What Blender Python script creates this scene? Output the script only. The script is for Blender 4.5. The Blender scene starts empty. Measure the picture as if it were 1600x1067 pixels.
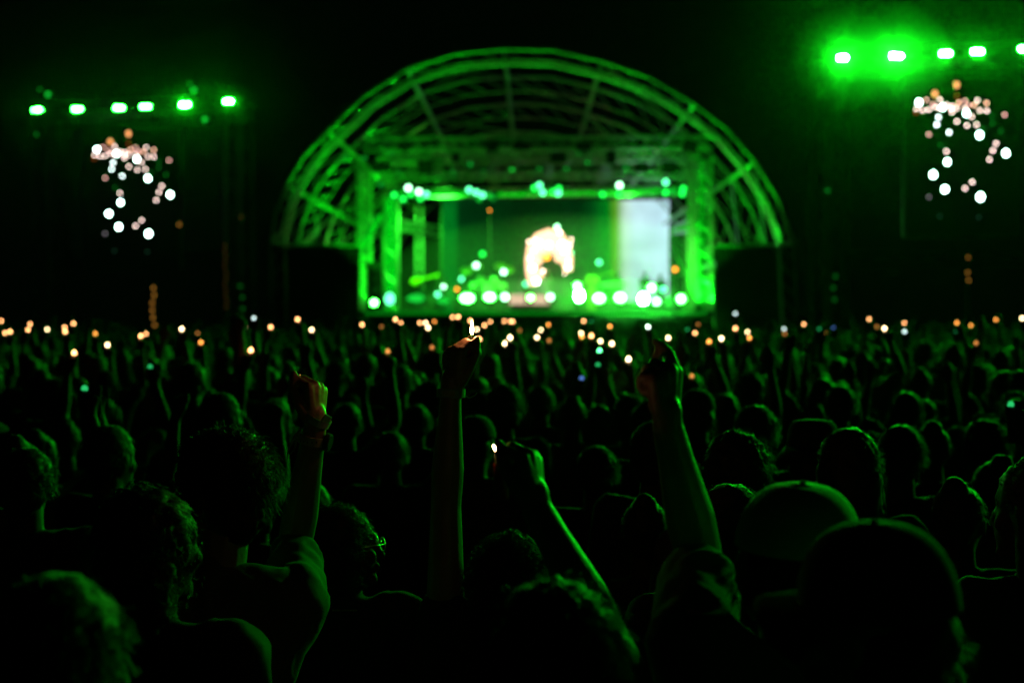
import bpy, bmesh, math, random
from mathutils import Vector, Matrix, noise
R = math.radians
rnd = random.Random(7)
scene = bpy.context.scene
COL = scene.collection

# ------------------------------------------------------------------ camera
FPX = 2222.0                                   # focal length in pixels of the 1600 px wide photograph (50 mm on 36 mm)
CAMZ = 2.05
PITCH = math.atan(30.5 / FPX)
cam_data = bpy.data.cameras.new("camera")
cam_data.lens = 50; cam_data.sensor_width = 36
cam_data.clip_start = 0.05; cam_data.clip_end = 600
cam_data.dof.use_dof = True
cam_data.dof.focus_distance = 3.3
cam_data.dof.aperture_fstop = 2.7
cam = bpy.data.objects.new("camera", cam_data)
cam.location = (0, 0, CAMZ)
cam.rotation_euler = (R(90) - PITCH, 0, 0)
COL.objects.link(cam)
scene.camera = cam

def at(px, py, Y):
    """the point of the world, Y metres ahead of the camera, that the photograph shows at pixel px, py"""
    u = (px - 800) / FPX; v = (533.5 - py) / FPX
    dy = math.cos(PITCH) + v * math.sin(PITCH)
    dz = v * math.cos(PITCH) - math.sin(PITCH)
    return Vector((u / dy * Y, Y, CAMZ + dz / dy * Y))

# ------------------------------------------------------------------ world: night sky
w = bpy.data.worlds.new("World"); scene.world = w; w.use_nodes = True
bg = w.node_tree.nodes["Background"]
bg.inputs[0].default_value = (0.0002, 0.0009, 0.0003, 1)
bg.inputs[1].default_value = 0.55
scene.view_settings.view_transform = 'Standard'
scene.view_settings.look = 'None'
scene.view_settings.exposure = 0
scene.view_settings.gamma = 1
cy = scene.cycles
cy.use_denoising = True
cy.use_adaptive_sampling = False
cy.max_bounces = 4; cy.diffuse_bounces = 2; cy.glossy_bounces = 2; cy.volume_bounces = 0; cy.transmission_bounces = 2
cy.sample_clamp_indirect = 6
cy.caustics_reflective = False; cy.caustics_refractive = False
cy.use_light_tree = True

# ------------------------------------------------------------------ materials
def mat(name, color, rough=0.6, metal=0.0, spec=0.5, vary=0.0, scale=20.0, bump=0.0, sheen=0.0, sss=0.0, detail=4.0):
    m = bpy.data.materials.new(name); m.use_nodes = True
    nt = m.node_tree; b = nt.nodes["Principled BSDF"]
    b.inputs["Base Color"].default_value = (*color, 1)
    b.inputs["Roughness"].default_value = rough
    b.inputs["Metallic"].default_value = metal
    b.inputs["Specular IOR Level"].default_value = spec
    if sheen: b.inputs["Sheen Weight"].default_value = sheen
    if sss:
        b.inputs["Subsurface Weight"].default_value = sss
        b.inputs["Subsurface Radius"].default_value = (1.0, 0.25, 0.1)
        b.inputs["Subsurface Scale"].default_value = 0.012
    tc = nt.nodes.new("ShaderNodeTexCoord")
    if vary:
        n = nt.nodes.new("ShaderNodeTexNoise"); n.inputs["Scale"].default_value = scale; n.inputs["Detail"].default_value = detail
        nt.links.new(tc.outputs["Object"], n.inputs["Vector"])
        r = nt.nodes.new("ShaderNodeValToRGB")
        r.color_ramp.elements[0].position = 0.3; r.color_ramp.elements[1].position = 0.7
        r.color_ramp.elements[0].color = (*[c * (1 - vary) for c in color], 1)
        r.color_ramp.elements[1].color = (*[min(1, c * (1 + vary)) for c in color], 1)
        nt.links.new(n.outputs["Fac"], r.inputs["Fac"]); nt.links.new(r.outputs["Color"], b.inputs["Base Color"])
    if bump:
        n2 = nt.nodes.new("ShaderNodeTexNoise"); n2.inputs["Scale"].default_value = scale * 4; n2.inputs["Detail"].default_value = 3
        nt.links.new(tc.outputs["Object"], n2.inputs["Vector"])
        bp = nt.nodes.new("ShaderNodeBump"); bp.inputs["Strength"].default_value = bump; bp.inputs["Distance"].default_value = 0.01
        nt.links.new(n2.outputs["Fac"], bp.inputs["Height"]); nt.links.new(bp.outputs["Normal"], b.inputs["Normal"])
    return m

def emit(name, color, strength):
    m = bpy.data.materials.new(name); m.use_nodes = True
    nt = m.node_tree; nt.nodes.clear()
    e = nt.nodes.new("ShaderNodeEmission"); o = nt.nodes.new("ShaderNodeOutputMaterial")
    e.inputs[0].default_value = (*color, 1); e.inputs[1].default_value = strength
    nt.links.new(e.outputs[0], o.inputs[0])
    return m

M = dict(
    tower_metal=mat("tower_metal", (0.02, 0.02, 0.02), 0.6, metal=0.6, vary=0.2, scale=6),
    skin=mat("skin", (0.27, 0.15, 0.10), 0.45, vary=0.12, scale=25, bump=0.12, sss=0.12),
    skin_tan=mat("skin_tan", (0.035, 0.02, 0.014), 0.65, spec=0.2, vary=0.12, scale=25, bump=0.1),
    hair=mat("hair", (0.010, 0.007, 0.006), 0.6, spec=0.25, vary=0.4, scale=60),
    hair_brown=mat("hair_brown", (0.025, 0.014, 0.009), 0.6, spec=0.25, vary=0.4, scale=60),
    hair_fair=mat("hair_fair", (0.25, 0.16, 0.07), 0.42, vary=0.3, scale=60),
    black_cloth=mat("black_cloth", (0.016, 0.016, 0.018), 0.9, vary=0.3, scale=80, bump=0.2, spec=0.15),
    grey_cloth=mat("grey_cloth", (0.035, 0.035, 0.037), 0.95, spec=0.1, vary=0.2, scale=80, bump=0.2),
    pale_cloth=mat("pale_cloth", (0.10, 0.10, 0.09), 0.95, spec=0.15, vary=0.12, scale=80, bump=0.2),
    navy_cloth=mat("navy_cloth", (0.015, 0.025, 0.05), 0.9, vary=0.2, scale=80, bump=0.2, spec=0.2),
    denim=mat("denim", (0.04, 0.06, 0.11), 0.85, vary=0.3, scale=90),
    cap_cloth=mat("cap_cloth", (0.5, 0.5, 0.48), 0.8, vary=0.25, scale=300, bump=0.4, sheen=0.2),
    metal=mat("metal", (0.5, 0.5, 0.5), 0.38, metal=0.85, vary=0.15, scale=6),
    dark_metal=mat("dark_metal", (0.04, 0.04, 0.042), 0.45, metal=0.4, vary=0.3, scale=15),
    black_plastic=mat("black_plastic", (0.02, 0.02, 0.02), 0.35, vary=0.2, scale=30),
    strap=mat("strap", (0.45, 0.36, 0.24), 0.7, vary=0.12, scale=90),
    band=mat("band", (0.25, 0.32, 0.38), 0.6, vary=0.12, scale=90),
    stage_black=mat("stage_black", (0.008, 0.008, 0.008), 0.8, spec=0.1, vary=0.3, scale=2),
    ground=mat("ground", (0.05, 0.055, 0.03), 0.95, vary=0.5, scale=1.5, bump=0.6),
    yellow=mat("yellow", (0.85, 0.5, 0.02), 0.3, vary=0.1, scale=5),
    wood=mat("wood", (0.3, 0.16, 0.06), 0.4, vary=0.25, scale=9),
    orange_cloth=mat("orange_cloth", (0.8, 0.33, 0.1), 0.8, vary=0.15, scale=9),
    brass=mat("brass", (0.8, 0.6, 0.25), 0.3, metal=0.9, vary=0.1, scale=9),
    drum=mat("drum", (0.75, 0.75, 0.7), 0.4, vary=0.08, scale=9),
    lighter_red=mat("lighter_red", (0.5, 0.03, 0.02), 0.3, vary=0.1, scale=40),
    flame=emit("flame", (1, 0.62, 0.34), 30),
    hero_flame=emit("hero_flame", (1, 0.42, 0.14), 230),
    near_flame=emit("near_flame", (1, 0.42, 0.2), 90),
    f_cream=emit("flame_cream", (1, 0.66, 0.34), 14),
    f_orange=emit("flame_orange", (1, 0.42, 0.15), 10),
    f_dim=emit("flame_dim", (1, 0.35, 0.06), 5),
    f_brown=emit("flame_brown", (1, 0.35, 0.08), 1.3),
    t_white=emit("torch_white", (0.8, 1.0, 0.85), 12),
    t_grey=emit("torch_grey", (0.7, 0.95, 0.9), 4),
    refl_green=emit("reflection_green", (0.1, 1.0, 0.3), 9),  # green light reflected by a phone screen, put in as glow
    refl_dimgreen=emit("reflection_dimgreen", (0.03, 0.8, 0.2), 0.7),  # dimmer glow for reflections off phone screens
    t_blue=emit("torch_blue", (0.15, 0.35, 1.0), 0.9),
    l_white=emit("lens_white", (0.36, 1.0, 0.5), 9),
    l_teal=emit("lens_teal", (0.10, 1.0, 0.35), 5),
    l_green=emit("lens_green", (0.01, 1.0, 0.07), 3.0),
    l_mid=emit("lens_mid", (0.01, 0.8, 0.05), 1.0),
    l_dim=emit("lens_dim", (0.01, 0.7, 0.05), 0.4),
    l_orange=emit("lens_orange", (1, 0.3, 0.03), 6),
    blinder=emit("blinder", (0.035, 1.0, 0.045), 110),
    blinder_hot=emit("blinder_hot", (0.03, 1.0, 0.05), 1800),
    glow_green=emit("glow_green", (0.0, 0.60, 0.008), 0.95),  # batten lamp, and glow standing in for light on columns and braces
    glow_soft=emit("glow_soft", (0.0, 0.30, 0.004), 0.9),  # weaker glow standing in for green light on columns and arm
    led_lip=emit("led_lip", (0.0, 0.40, 0.01), 0.35),
    led_cream=emit("led_cream", (0.9, 0.62, 0.42), 0.95),
    bulb=emit("bulb", (1, 0.70, 0.55), 14),
    bulb_white=emit("bulb_white", (0.9, 1.0, 0.95), 20),
    glow_pink=emit("glow_pink", (1.0, 0.56, 0.33), 2.6),
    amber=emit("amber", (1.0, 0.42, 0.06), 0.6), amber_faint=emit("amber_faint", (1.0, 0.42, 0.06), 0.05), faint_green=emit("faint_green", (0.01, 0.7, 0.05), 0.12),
)
FLOOD = [emit("flood_lens", (0.006, 1.0, 0.012), s) for s in (1500, 6000, 32000, 26000)]

# ------------------------------------------------------------------ helpers
def link(o, parent=None):
    COL.objects.link(o)
    if parent is not None: o.parent = parent
    return o

def tag(o, label=None, cat=None, group=None, kind=None):
    if label: o["label"] = label
    if cat: o["category"] = cat
    if group: o["group"] = group
    if kind: o["kind"] = kind
    return o

def empty(name, loc=(0, 0, 0), rz=0, label=None, cat=None, group=None):
    o = bpy.data.objects.new(name, None); o.location = loc; o.rotation_euler = (0, 0, rz)
    o.empty_display_size = 0.2
    link(o); tag(o, label, cat, group)
    return o

def copy_tree(o, parent=None):
    c = o.copy(); link(c)
    if parent is not None: c.parent = parent
    for ch in [x for x in TREE.get(o.name, o.children)]:
        copy_tree(ch, c)
    return c
TREE = {}

class MB:
    """collects shapes into one mesh"""
    def __init__(s): s.v = []; s.f = []; s.mi = []; s.cur = 0
    def add(s, vs, fs):
        b = len(s.v); s.v += [tuple(v) for v in vs]; s.f += [tuple(i + b for i in f) for f in fs]; s.mi += [s.cur] * len(fs)
    def box(s, c, d, rot=None, bevel=0.0):
        c = Vector(c); hx, hy, hz = d[0] / 2, d[1] / 2, d[2] / 2
        if bevel:
            bm = bmesh.new(); bmesh.ops.create_cube(bm, size=1)
            bmesh.ops.scale(bm, vec=Vector(d), verts=bm.verts)
            bmesh.ops.bevel(bm, geom=bm.edges[:], offset=bevel, segments=2, affect='EDGES')
            vs = [v.co.copy() for v in bm.verts]; bm.verts.index_update(); fs = [[v.index for v in f.verts] for f in bm.faces]; bm.free()
        else:
            vs = [Vector((x, y, z)) for z in (-hz, hz) for y in (-hy, hy) for x in (-hx, hx)]
            fs = [(0, 2, 3, 1), (4, 5, 7, 6), (0, 1, 5, 4), (2, 6, 7, 3), (0, 4, 6, 2), (1, 3, 7, 5)]
        if rot is not None: vs = [rot @ v for v in vs]
        s.add([v + c for v in vs], fs)
    def tube(s, p0, p1, r0, r1=None, n=8, cap=True):
        r1 = r0 if r1 is None else r1
        p0 = Vector(p0); p1 = Vector(p1); d = p1 - p0
        if d.length < 1e-6: return
        q = d.to_track_quat('Z', 'Y')
        vs = []
        for p, r in ((p0, r0), (p1, r1)):
            vs += [p + q @ Vector((r * math.cos(2 * math.pi * i / n), r * math.sin(2 * math.pi * i / n), 0)) for i in range(n)]
        fs = [(i, (i + 1) % n, n + (i + 1) % n, n + i) for i in range(n)]
        if cap: fs += [tuple(range(n - 1, -1, -1)), tuple(range(n, 2 * n))]
        s.add(vs, fs)
    def path(s, pts, rs, n=8):
        """one continuous tube through pts with radii rs"""
        pts = [Vector(p) for p in pts]
        if not hasattr(rs, '__len__'): rs = [rs] * len(pts)
        vs = []; prev = None
        for i, p in enumerate(pts):
            t = (pts[min(i + 1, len(pts) - 1)] - pts[max(i - 1, 0)]).normalized()
            if prev is None: prev = t.orthogonal().normalized()
            a = (prev - t * prev.dot(t)).normalized(); b = t.cross(a); prev = a
            vs += [p + (a * math.cos(2 * math.pi * k / n) + b * math.sin(2 * math.pi * k / n)) * rs[i] for k in range(n)]
        fs = [(i * n + k, i * n + (k + 1) % n, (i + 1) * n + (k + 1) % n, (i + 1) * n + k) for i in range(len(pts) - 1) for k in range(n)]
        fs += [tuple(range(n - 1, -1, -1)), tuple((len(pts) - 1) * n + k for k in range(n))]
        s.add(vs, fs)
    def caps(s, p0, p1, r0, r1=None, n=12):
        """closed tapered capsule"""
        r1 = r0 if r1 is None else r1
        p0 = Vector(p0); p1 = Vector(p1); d = p1 - p0
        if d.length < 1e-5: d = Vector((0, 0, 1e-4)); p1 = p0 + d
        u = d.normalized()
        pts = []; rs = []
        for a in (80, 55, 28, 0): pts.append(p0 - u * r0 * math.sin(R(a))); rs.append(r0 * math.cos(R(a)))
        for a in (0, 28, 55, 80): pts.append(p1 + u * r1 * math.sin(R(a))); rs.append(r1 * math.cos(R(a)))
        s.path(pts, rs, n)
    def ell(s, c, r, rot=None, n=16, m=10):
        c = Vector(c); vs = [Vector((0, 0, -r[2]))]
        for j in range(1, m):
            a = -math.pi / 2 + math.pi * j / m
            vs += [Vector((r[0] * math.cos(a) * math.cos(2 * math.pi * i / n), r[1] * math.cos(a) * math.sin(2 * math.pi * i / n), r[2] * math.sin(a))) for i in range(n)]
        vs.append(Vector((0, 0, r[2])))
        fs = [(0, 1 + (i + 1) % n, 1 + i) for i in range(n)]
        for j in range(m - 2):
            fs += [(1 + j * n + i, 1 + j * n + (i + 1) % n, 1 + (j + 1) * n + (i + 1) % n, 1 + (j + 1) * n + i) for i in range(n)]
        t = len(vs) - 1; b = 1 + (m - 2) * n
        fs += [(t, b + i, b + (i + 1) % n) for i in range(n)]
        if rot is not None: vs = [rot @ v for v in vs]
        s.add([v + c for v in vs], fs)
    def disc(s, c, rx, rz=None, n=14, nrm=(0, -1, 0)):
        rz = rx if rz is None else rz
        c = Vector(c); q = Vector(nrm).to_track_quat('Z', 'Y')
        s.add([c + q @ Vector((rx * math.cos(2 * math.pi * i / n), rz * math.sin(2 * math.pi * i / n), 0)) for i in range(n)], [tuple(range(n))])
    def mesh(s, name, mats):
        me = bpy.data.meshes.new(name); me.from_pydata(s.v, [], s.f)
        for m in (mats if isinstance(mats, (list, tuple)) else [mats]): me.materials.append(m)
        if any(s.mi): me.polygons.foreach_set("material_index", s.mi)
        me.update(); return me
    def build(s, name, mats, parent=None, smooth=False, loc=None):
        me = s.mesh(name, mats)
        if smooth: me.polygons.foreach_set("use_smooth", [True] * len(me.polygons))
        o = bpy.data.objects.new(name, me); link(o, parent)
        if loc is not None: o.location = loc
        return o

def remesh(mb, voxel, smooth=4, extra=None, fold=0.0, foldscale=9.0, seed=0):
    """fuse the overlapping shapes of mb into ONE continuous skin"""
    me = mb.mesh("raw", [M['skin']])
    o = bpy.data.objects.new("raw", me); COL.objects.link(o)
    md = o.modifiers.new("r", 'REMESH'); md.mode = 'VOXEL'; md.voxel_size = voxel; md.use_smooth_shade = True
    if smooth:
        sm = o.modifiers.new("s", 'SMOOTH'); sm.factor = 0.5; sm.iterations = smooth
    dg = bpy.context.evaluated_depsgraph_get(); dg.update()
    out = bpy.data.meshes.new_from_object(o.evaluated_get(dg))
    bpy.data.objects.remove(o); bpy.data.meshes.remove(me)
    if fold:
        sh = Vector((seed * 3.1, seed * 1.7, 0))
        for v in out.vertices:
            p = v.co
            n = noise.noise(Vector((p.x * foldscale, p.y * foldscale, p.z * foldscale * 0.55)) + sh) + 0.5 * noise.noise(Vector((p.x, p.y, p.z * 0.6)) * foldscale * 2.3 + sh)
            n = 1 - abs(n) * 2.2
            v.co = p + v.normal * n * fold
    out.materials.clear()
    out.polygons.foreach_set("use_smooth", [True] * len(out.polygons))
    out.update()
    return out

def add_mesh_obj(name, me, m, parent):
    me.materials.clear(); me.materials.append(m); me.name = name
    o = bpy.data.objects.new(name, me); link(o, parent); return o

# ------------------------------------------------------------------ people
def hand(mb, wrist, zdir, thumbdir, curl=(1.2, 1.3, 0.8), thumb='grip', s=1.0, side=1, ind=None):
    """palm and five fingers. zdir: wrist to knuckles; thumbdir: towards the thumb side; fingers curl towards the palm side (pal)."""
    z = Vector(zdir).normalized(); x = Vector(thumbdir); x = (x - z * x.dot(z)).normalized()
    y = z.cross(x) * side                     # the palm side
    P = lambda a, b, c: Vector(wrist) + (x * a + y * b + z * c) * s
    mb.caps(P(0, 0, -0.01), P(0, 0, 0.025), 0.026 * s, 0.026 * s, 10)
    roots = [(0.030, 0.0, 0.088), (0.010, -0.003, 0.092), (-0.011, -0.001, 0.087), (-0.030, 0.003, 0.078)]
    lens = [0.070, 0.078, 0.073, 0.058]; rad = [0.0098, 0.010, 0.0095, 0.0082]
    for k, (rt, L, r) in enumerate(zip(roots, lens, rad)):
        mb.caps(P(rt[0] * 0.45, 0.002, 0.018), P(*rt), 0.0165 * s, 0.0125 * s, 8)
        mb.caps(P(rt[0] * 0.6, 0.010, 0.03), P(rt[0] * 0.9, 0.008, rt[2] - 0.014), 0.013 * s, 0.011 * s, 8)
        c = curl if not (k == 0 and ind) else ind
        a = 0; p = Vector(rt); jit = (k - 1.5) * 0.05
        fan = -0.10 * (k - 1.5) * (1 - min(1, c[0]))
        for j, fr in enumerate((0.46, 0.30, 0.24)):
            a += c[j] * (1 + jit)
            d = Vector((math.sin(fan) * math.cos(min(a, 1.2)), math.sin(a), math.cos(a)))
            q = p + d * L * fr
            mb.caps(P(*p), P(*q), r * s * (1 - 0.07 * j) * 1.04, r * s * (0.96 - 0.08 * j), 8)
            p = q
    mb.caps(P(0.018, 0.008, 0.015), P(0.036, 0.020, 0.045), 0.017 * s, 0.013 * s, 8)
    if thumb == 'grip':   ch = [(0.036, 0.020, 0.045), (0.037, 0.036, 0.078), (0.020, 0.047, 0.096)]
    elif thumb == 'up':   ch = [(0.036, 0.020, 0.045), (0.040, 0.036, 0.085), (0.034, 0.040, 0.117)]
    else:                 ch = [(0.036, 0.020, 0.045), (0.056, 0.022, 0.076), (0.062, 0.022, 0.104)]
    mb.caps(P(*ch[0]), P(*ch[1]), 0.0125 * s, 0.0108 * s, 8)
    mb.caps(P(*ch[1]), P(*ch[2]), 0.0108 * s, 0.0092 * s, 8)
    return P

def body(spec):
    """every shape of a figure in local coordinates: facing +Y, feet on z=0"""
    s = spec.get('h', 1.75) / 1.75
    b = MB(); sh = MB(); tr = MB()
    V = lambda x, y, z: Vector((x, y, z)) * s
    hy = spec.get('yaw', 0); tilt = spec.get('tilt', 0)
    HR = Matrix.Rotation(hy, 3, 'Z') @ Matrix.Rotation(tilt, 3, 'Y')
    hc = V(0, 0.015, 1.62)
    H = lambda x, y, z: hc + HR @ (Vector((x, y, z)) * s)
    # head and face
    b.ell(H(0, -0.012, 0.022), (0.076 * s, 0.094 * s, 0.098 * s), HR)
    b.ell(H(0, 0.018, -0.035), (0.058 * s, 0.070 * s, 0.078 * s), HR)
    b.caps(H(-0.012, 0.070, -0.095), H(0.012, 0.070, -0.095), 0.022 * s, 0.022 * s, 8)       # chin
    b.caps(H(0, 0.085, 0.018), H(0, 0.106, -0.028), 0.009 * s, 0.014 * s, 8)                 # nose
    b.caps(H(-0.018, 0.088, -0.056), H(0.018, 0.088, -0.056), 0.009 * s, 0.009 * s, 8)       # lips
    b.caps(H(-0.014, 0.087, -0.067), H(0.014, 0.087, -0.067), 0.008 * s, 0.008 * s, 8)
    for k in (-1, 1):
        b.caps(H(0.014 * k, 0.082, 0.032), H(0.048 * k, 0.066, 0.034), 0.010 * s, 0.009 * s, 8)  # brow
        b.ell(H(0.031 * k, 0.074, 0.010), (0.013 * s, 0.012 * s, 0.010 * s), HR, 10, 6)          # eye
        b.ell(H(0.048 * k, 0.055, -0.025), (0.020 * s, 0.022 * s, 0.024 * s), HR, 10, 6)         # cheek
        b.ell(H(0.079 * k, -0.008, -0.002), (0.011 * s, 0.020 * s, 0.032 * s), HR, 10, 6)        # ear
    b.caps(V(0, -0.015, 1.40), H(0, -0.018, -0.07), 0.060 * s, 0.054 * s)
    # torso, pelvis, legs
    b.ell(V(0, 0, 1.27), (0.155 * s, 0.105 * s, 0.20 * s)); b.ell(V(0, 0.005, 1.08), (0.135 * s, 0.098 * s, 0.16 * s)); b.ell(V(0, 0, 0.94), (0.155 * s, 0.108 * s, 0.13 * s))
    sh.ell(V(0, 0, 1.27), (0.172 * s, 0.122 * s, 0.205 * s)); sh.ell(V(0, 0.005, 1.08), (0.155 * s, 0.116 * s, 0.18 * s)); sh.ell(V(0, 0, 0.95), (0.172 * s, 0.125 * s, 0.11 * s))
    sh.caps(V(0, -0.012, 1.40), V(0, -0.01, 1.455), 0.075 * s, 0.062 * s)
    for k in (-1, 1):
        hip = V(0.085 * k, 0, 0.90); kn = V(0.095 * k, 0.02, 0.50); an = V(0.10 * k, -0.01, 0.09)
        b.caps(hip, kn, 0.080 * s, 0.052 * s); b.caps(kn, an, 0.052 * s, 0.036 * s)
        b.caps(an + V(0, -0.02, -0.04), an + V(0.01 * k, 0.15, -0.055), 0.040 * s, 0.032 * s)
        tr.caps(hip, kn, 0.095 * s, 0.068 * s); tr.caps(kn, an + V(0, 0, 0.03), 0.068 * s, 0.060 * s)
    tr.ell(V(0, 0, 0.93), (0.168 * s, 0.122 * s, 0.12 * s))
    # arms
    info = {}
    for k, nm in ((-1, 'L'), (1, 'R')):
        a = spec.get(nm)
        if a is None:
            a = dict(sh=V(0.175 * k, -0.005, 1.425), el=V(0.225 * k, -0.03, 1.14), wr=V(0.215 * k, 0.07, 0.90),
                     hz=(0, 0.15, -1), th=(0, 1, 0.1), curl=(0.3, 0.4, 0.3), thumb='out', side=-k)
        S, E, W = Vector(a['sh']), Vector(a['el']), Vector(a['wr'])
        up = (S.z > 1.45 * s) or E.z > S.z
        b.caps(V(0.04 * k, -0.02, 1.425), S, 0.052 * s, 0.054 * s); b.caps(V(0.09 * k, 0, 1.30), S, 0.085 * s, 0.054 * s)
        sh.caps(V(0.045 * k, -0.02, 1.42), S, 0.062 * s, 0.068 * s); sh.caps(V(0.09 * k, 0, 1.28), S, 0.098 * s, 0.070 * s)
        b.caps(S, S.lerp(E, 0.5), 0.053 * s, 0.047 * s); b.caps(S.lerp(E, 0.5), E, 0.047 * s, 0.040 * s)
        fm = E.lerp(W, 0.32)
        b.caps(E, fm, 0.040 * s, 0.043 * s); b.caps(fm, E.lerp(W, 0.75), 0.043 * s, 0.031 * s); b.caps(E.lerp(W, 0.75), W, 0.031 * s, 0.0265 * s)
        P = hand(b, W, a['hz'], a['th'], a.get('curl', (1.2, 1.3, 0.8)), a.get('thumb', 'grip'), s * a.get('hs', 1.0), a.get('side', 1), a.get('ind'))
        info[nm] = P
        sl = spec.get('sleeve', 0.62)
        if sl <= 1:
            e = S.lerp(E, sl); sh.caps(S, e, 0.066 * s, 0.062 * s)
        else:
            sh.caps(S, E, 0.064 * s, 0.054 * s); sh.caps(E, E.lerp(W, sl - 1), 0.054 * s, 0.040 * s)
    info['H'] = H; info['HR'] = HR; info['s'] = s; info['V'] = V
    return b, sh, tr, info

def ribbon(mb, pts, wd):
    """thin hair strand of real width, three-sided"""
    mb.path(pts, [wd, wd * 0.8] + [wd * 0.5] * (len(pts) - 2), 3)

def hair_mesh(kind, info, rs, n=900, voxel=0.012):
    H, HR, s = info['H'], info['HR'], info['s']
    hb = MB()
    N = lambda v: (HR @ Vector(v))
    if kind == 'short':
        hb.ell(H(0, -0.022, 0.040), (0.086 * s, 0.100 * s, 0.092 * s), HR); hb.ell(H(0, -0.060, -0.015), (0.064 * s, 0.050 * s, 0.070 * s), HR)
        ctr = H(0, -0.022, 0.03); rad = (0.088, 0.102, 0.096); lo = -0.5; ln = 0.026
    elif kind == 'fluffy':
        hb.ell(H(0, -0.022, 0.045), (0.096 * s, 0.112 * s, 0.104 * s), HR); hb.ell(H(0, -0.065, -0.02), (0.080 * s, 0.058 * s, 0.080 * s), HR)
        ctr = H(0, -0.022, 0.04); rad = (0.100, 0.114, 0.106); lo = -0.5; ln = 0.028
    elif kind == 'long':
        hb.ell(H(0, -0.022, 0.040), (0.090 * s, 0.106 * s, 0.094 * s), HR)
        hb.caps(H(0, -0.050, 0.0), H(0, -0.085, -0.20), 0.086 * s, 0.075 * s); 
        for k in (-1, 1): hb.caps(H(0.058 * k, -0.02, 0.02), H(0.075 * k, -0.055, -0.21), 0.040 * s, 0.045 * s); hb.caps(H(0.055 * k, -0.07, -0.15), H(0.05 * k, -0.095, -0.32), 0.05 * s, 0.022 * s)
        ctr = H(0, -0.022, 0.03); rad = (0.092, 0.108, 0.100); lo = -0.2; ln = 0.020
    elif kind == 'bun':
        hb.ell(H(0, -0.022, 0.036), (0.084 * s, 0.098 * s, 0.090 * s), HR); hb.ell(H(0, -0.065, 0.115), (0.042 * s, 0.042 * s, 0.038 * s), HR); hb.ell(H(0, -0.06, -0.01), (0.06 * s, 0.045 * s, 0.06 * s), HR)
        ctr = H(0, -0.022, 0.03); rad = (0.086, 0.100, 0.094); lo = -0.3; ln = 0.018
    elif kind == 'curly':
        hb.ell(H(0, -0.03, 0.030), (0.088 * s, 0.100 * s, 0.094 * s), HR); hb.ell(H(0, -0.062, -0.06), (0.084 * s, 0.062 * s, 0.10 * s), HR); hb.ell(H(0, -0.065, -0.12), (0.088 * s, 0.055 * s, 0.07 * s), HR)
        ctr = H(0, -0.035, 0.0); rad = (0.092, 0.100, 0.122); lo = -0.95; ln = 0.035
    elif kind == 'under_cap':
        hb.ell(H(0, -0.04, -0.01), (0.080 * s, 0.078 * s, 0.075 * s), HR); hb.ell(H(0, -0.06, -0.03), (0.064 * s, 0.050 * s, 0.065 * s), HR)
        ctr = H(0, -0.045, -0.02); rad = (0.082, 0.080, 0.075); lo = -0.9; ln = 0.018
    me = remesh(hb, voxel, 2)
    for v in me.vertices:
        f = 0.006 + (0.008 if kind in ('curly', 'fluffy') else 0)
        v.co += v.normal * (noise.noise(v.co * 38) * f + noise.noise(v.co * 90) * f * 0.7)
    mb = MB(); mb.add([v.co.copy() for v in me.vertices], [tuple(p.vertices) for p in me.polygons])
    bpy.data.meshes.remove(me)
    for i in range(n):
        z = rs.uniform(lo, 1); a = rs.uniform(0, 2 * math.pi); q = math.sqrt(max(0, 1 - z * z))
        d = Vector((q * math.cos(a), q * math.sin(a), z))
        if d.y > 0.55 and z < 0.35: continue
        if kind == 'under_cap' and z > 0.1: continue
        p = ctr + N((d.x * rad[0] * s, d.y * rad[1] * s, d.z * rad[2] * s)) * 0.95
        dn = N(d)
        if kind == 'curly':
            t1 = dn.orthogonal().normalized(); t2 = dn.cross(t1); cr = rs.uniform(0.006, 0.012); ph = rs.uniform(0, 6.3); L = rs.uniform(0.02, ln)
            pts = [p + dn * L * j / 7 + Vector((0, 0, -0.012 * (j / 7) ** 2)) + (t1 * math.cos(ph + j * 1.3) + t2 * math.sin(ph + j * 1.3)) * cr * (j / 7) ** 0.5 for j in range(8)]
            ribbon(mb, pts, 0.0012)
        else:
            side = Vector((rs.gauss(0, 1), rs.gauss(0, 1) - 0.7, rs.gauss(0, 0.6) - 0.7)) * 0.9
            dr = (dn * 0.55 + side * 0.45).normalized(); L = rs.uniform(0.4, 1.25) * ln * (1.2 if kind == 'fluffy' else 1)
            pts = [p, p + dr * L * 0.5 + dn * 0.002, p + dr * L + Vector((0, 0, -0.3 * L))]
            ribbon(mb, pts, 0.0009)
    if kind == 'long':
        for i in range(n // 3):
            k = rs.choice((-1, 1)); a = rs.uniform(-0.095, 0.095)
            p = H(a, -0.09 + 0.02 * rs.random(), rs.uniform(-0.02, -0.15)); e = H(a * 1.15 + rs.gauss(0, 0.012), -0.12 - 0.02 * rs.random(), rs.uniform(-0.26, -0.36))
            ribbon(mb, [p, p.lerp(e, 0.5) + N((rs.gauss(0, 0.006), rs.gauss(0, 0.006), 0)), e], 0.0010)
    out = mb.mesh("hair", [M['hair']])
    out.polygons.foreach_set("use_smooth", [True] * len(out.polygons))
    return out

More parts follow.
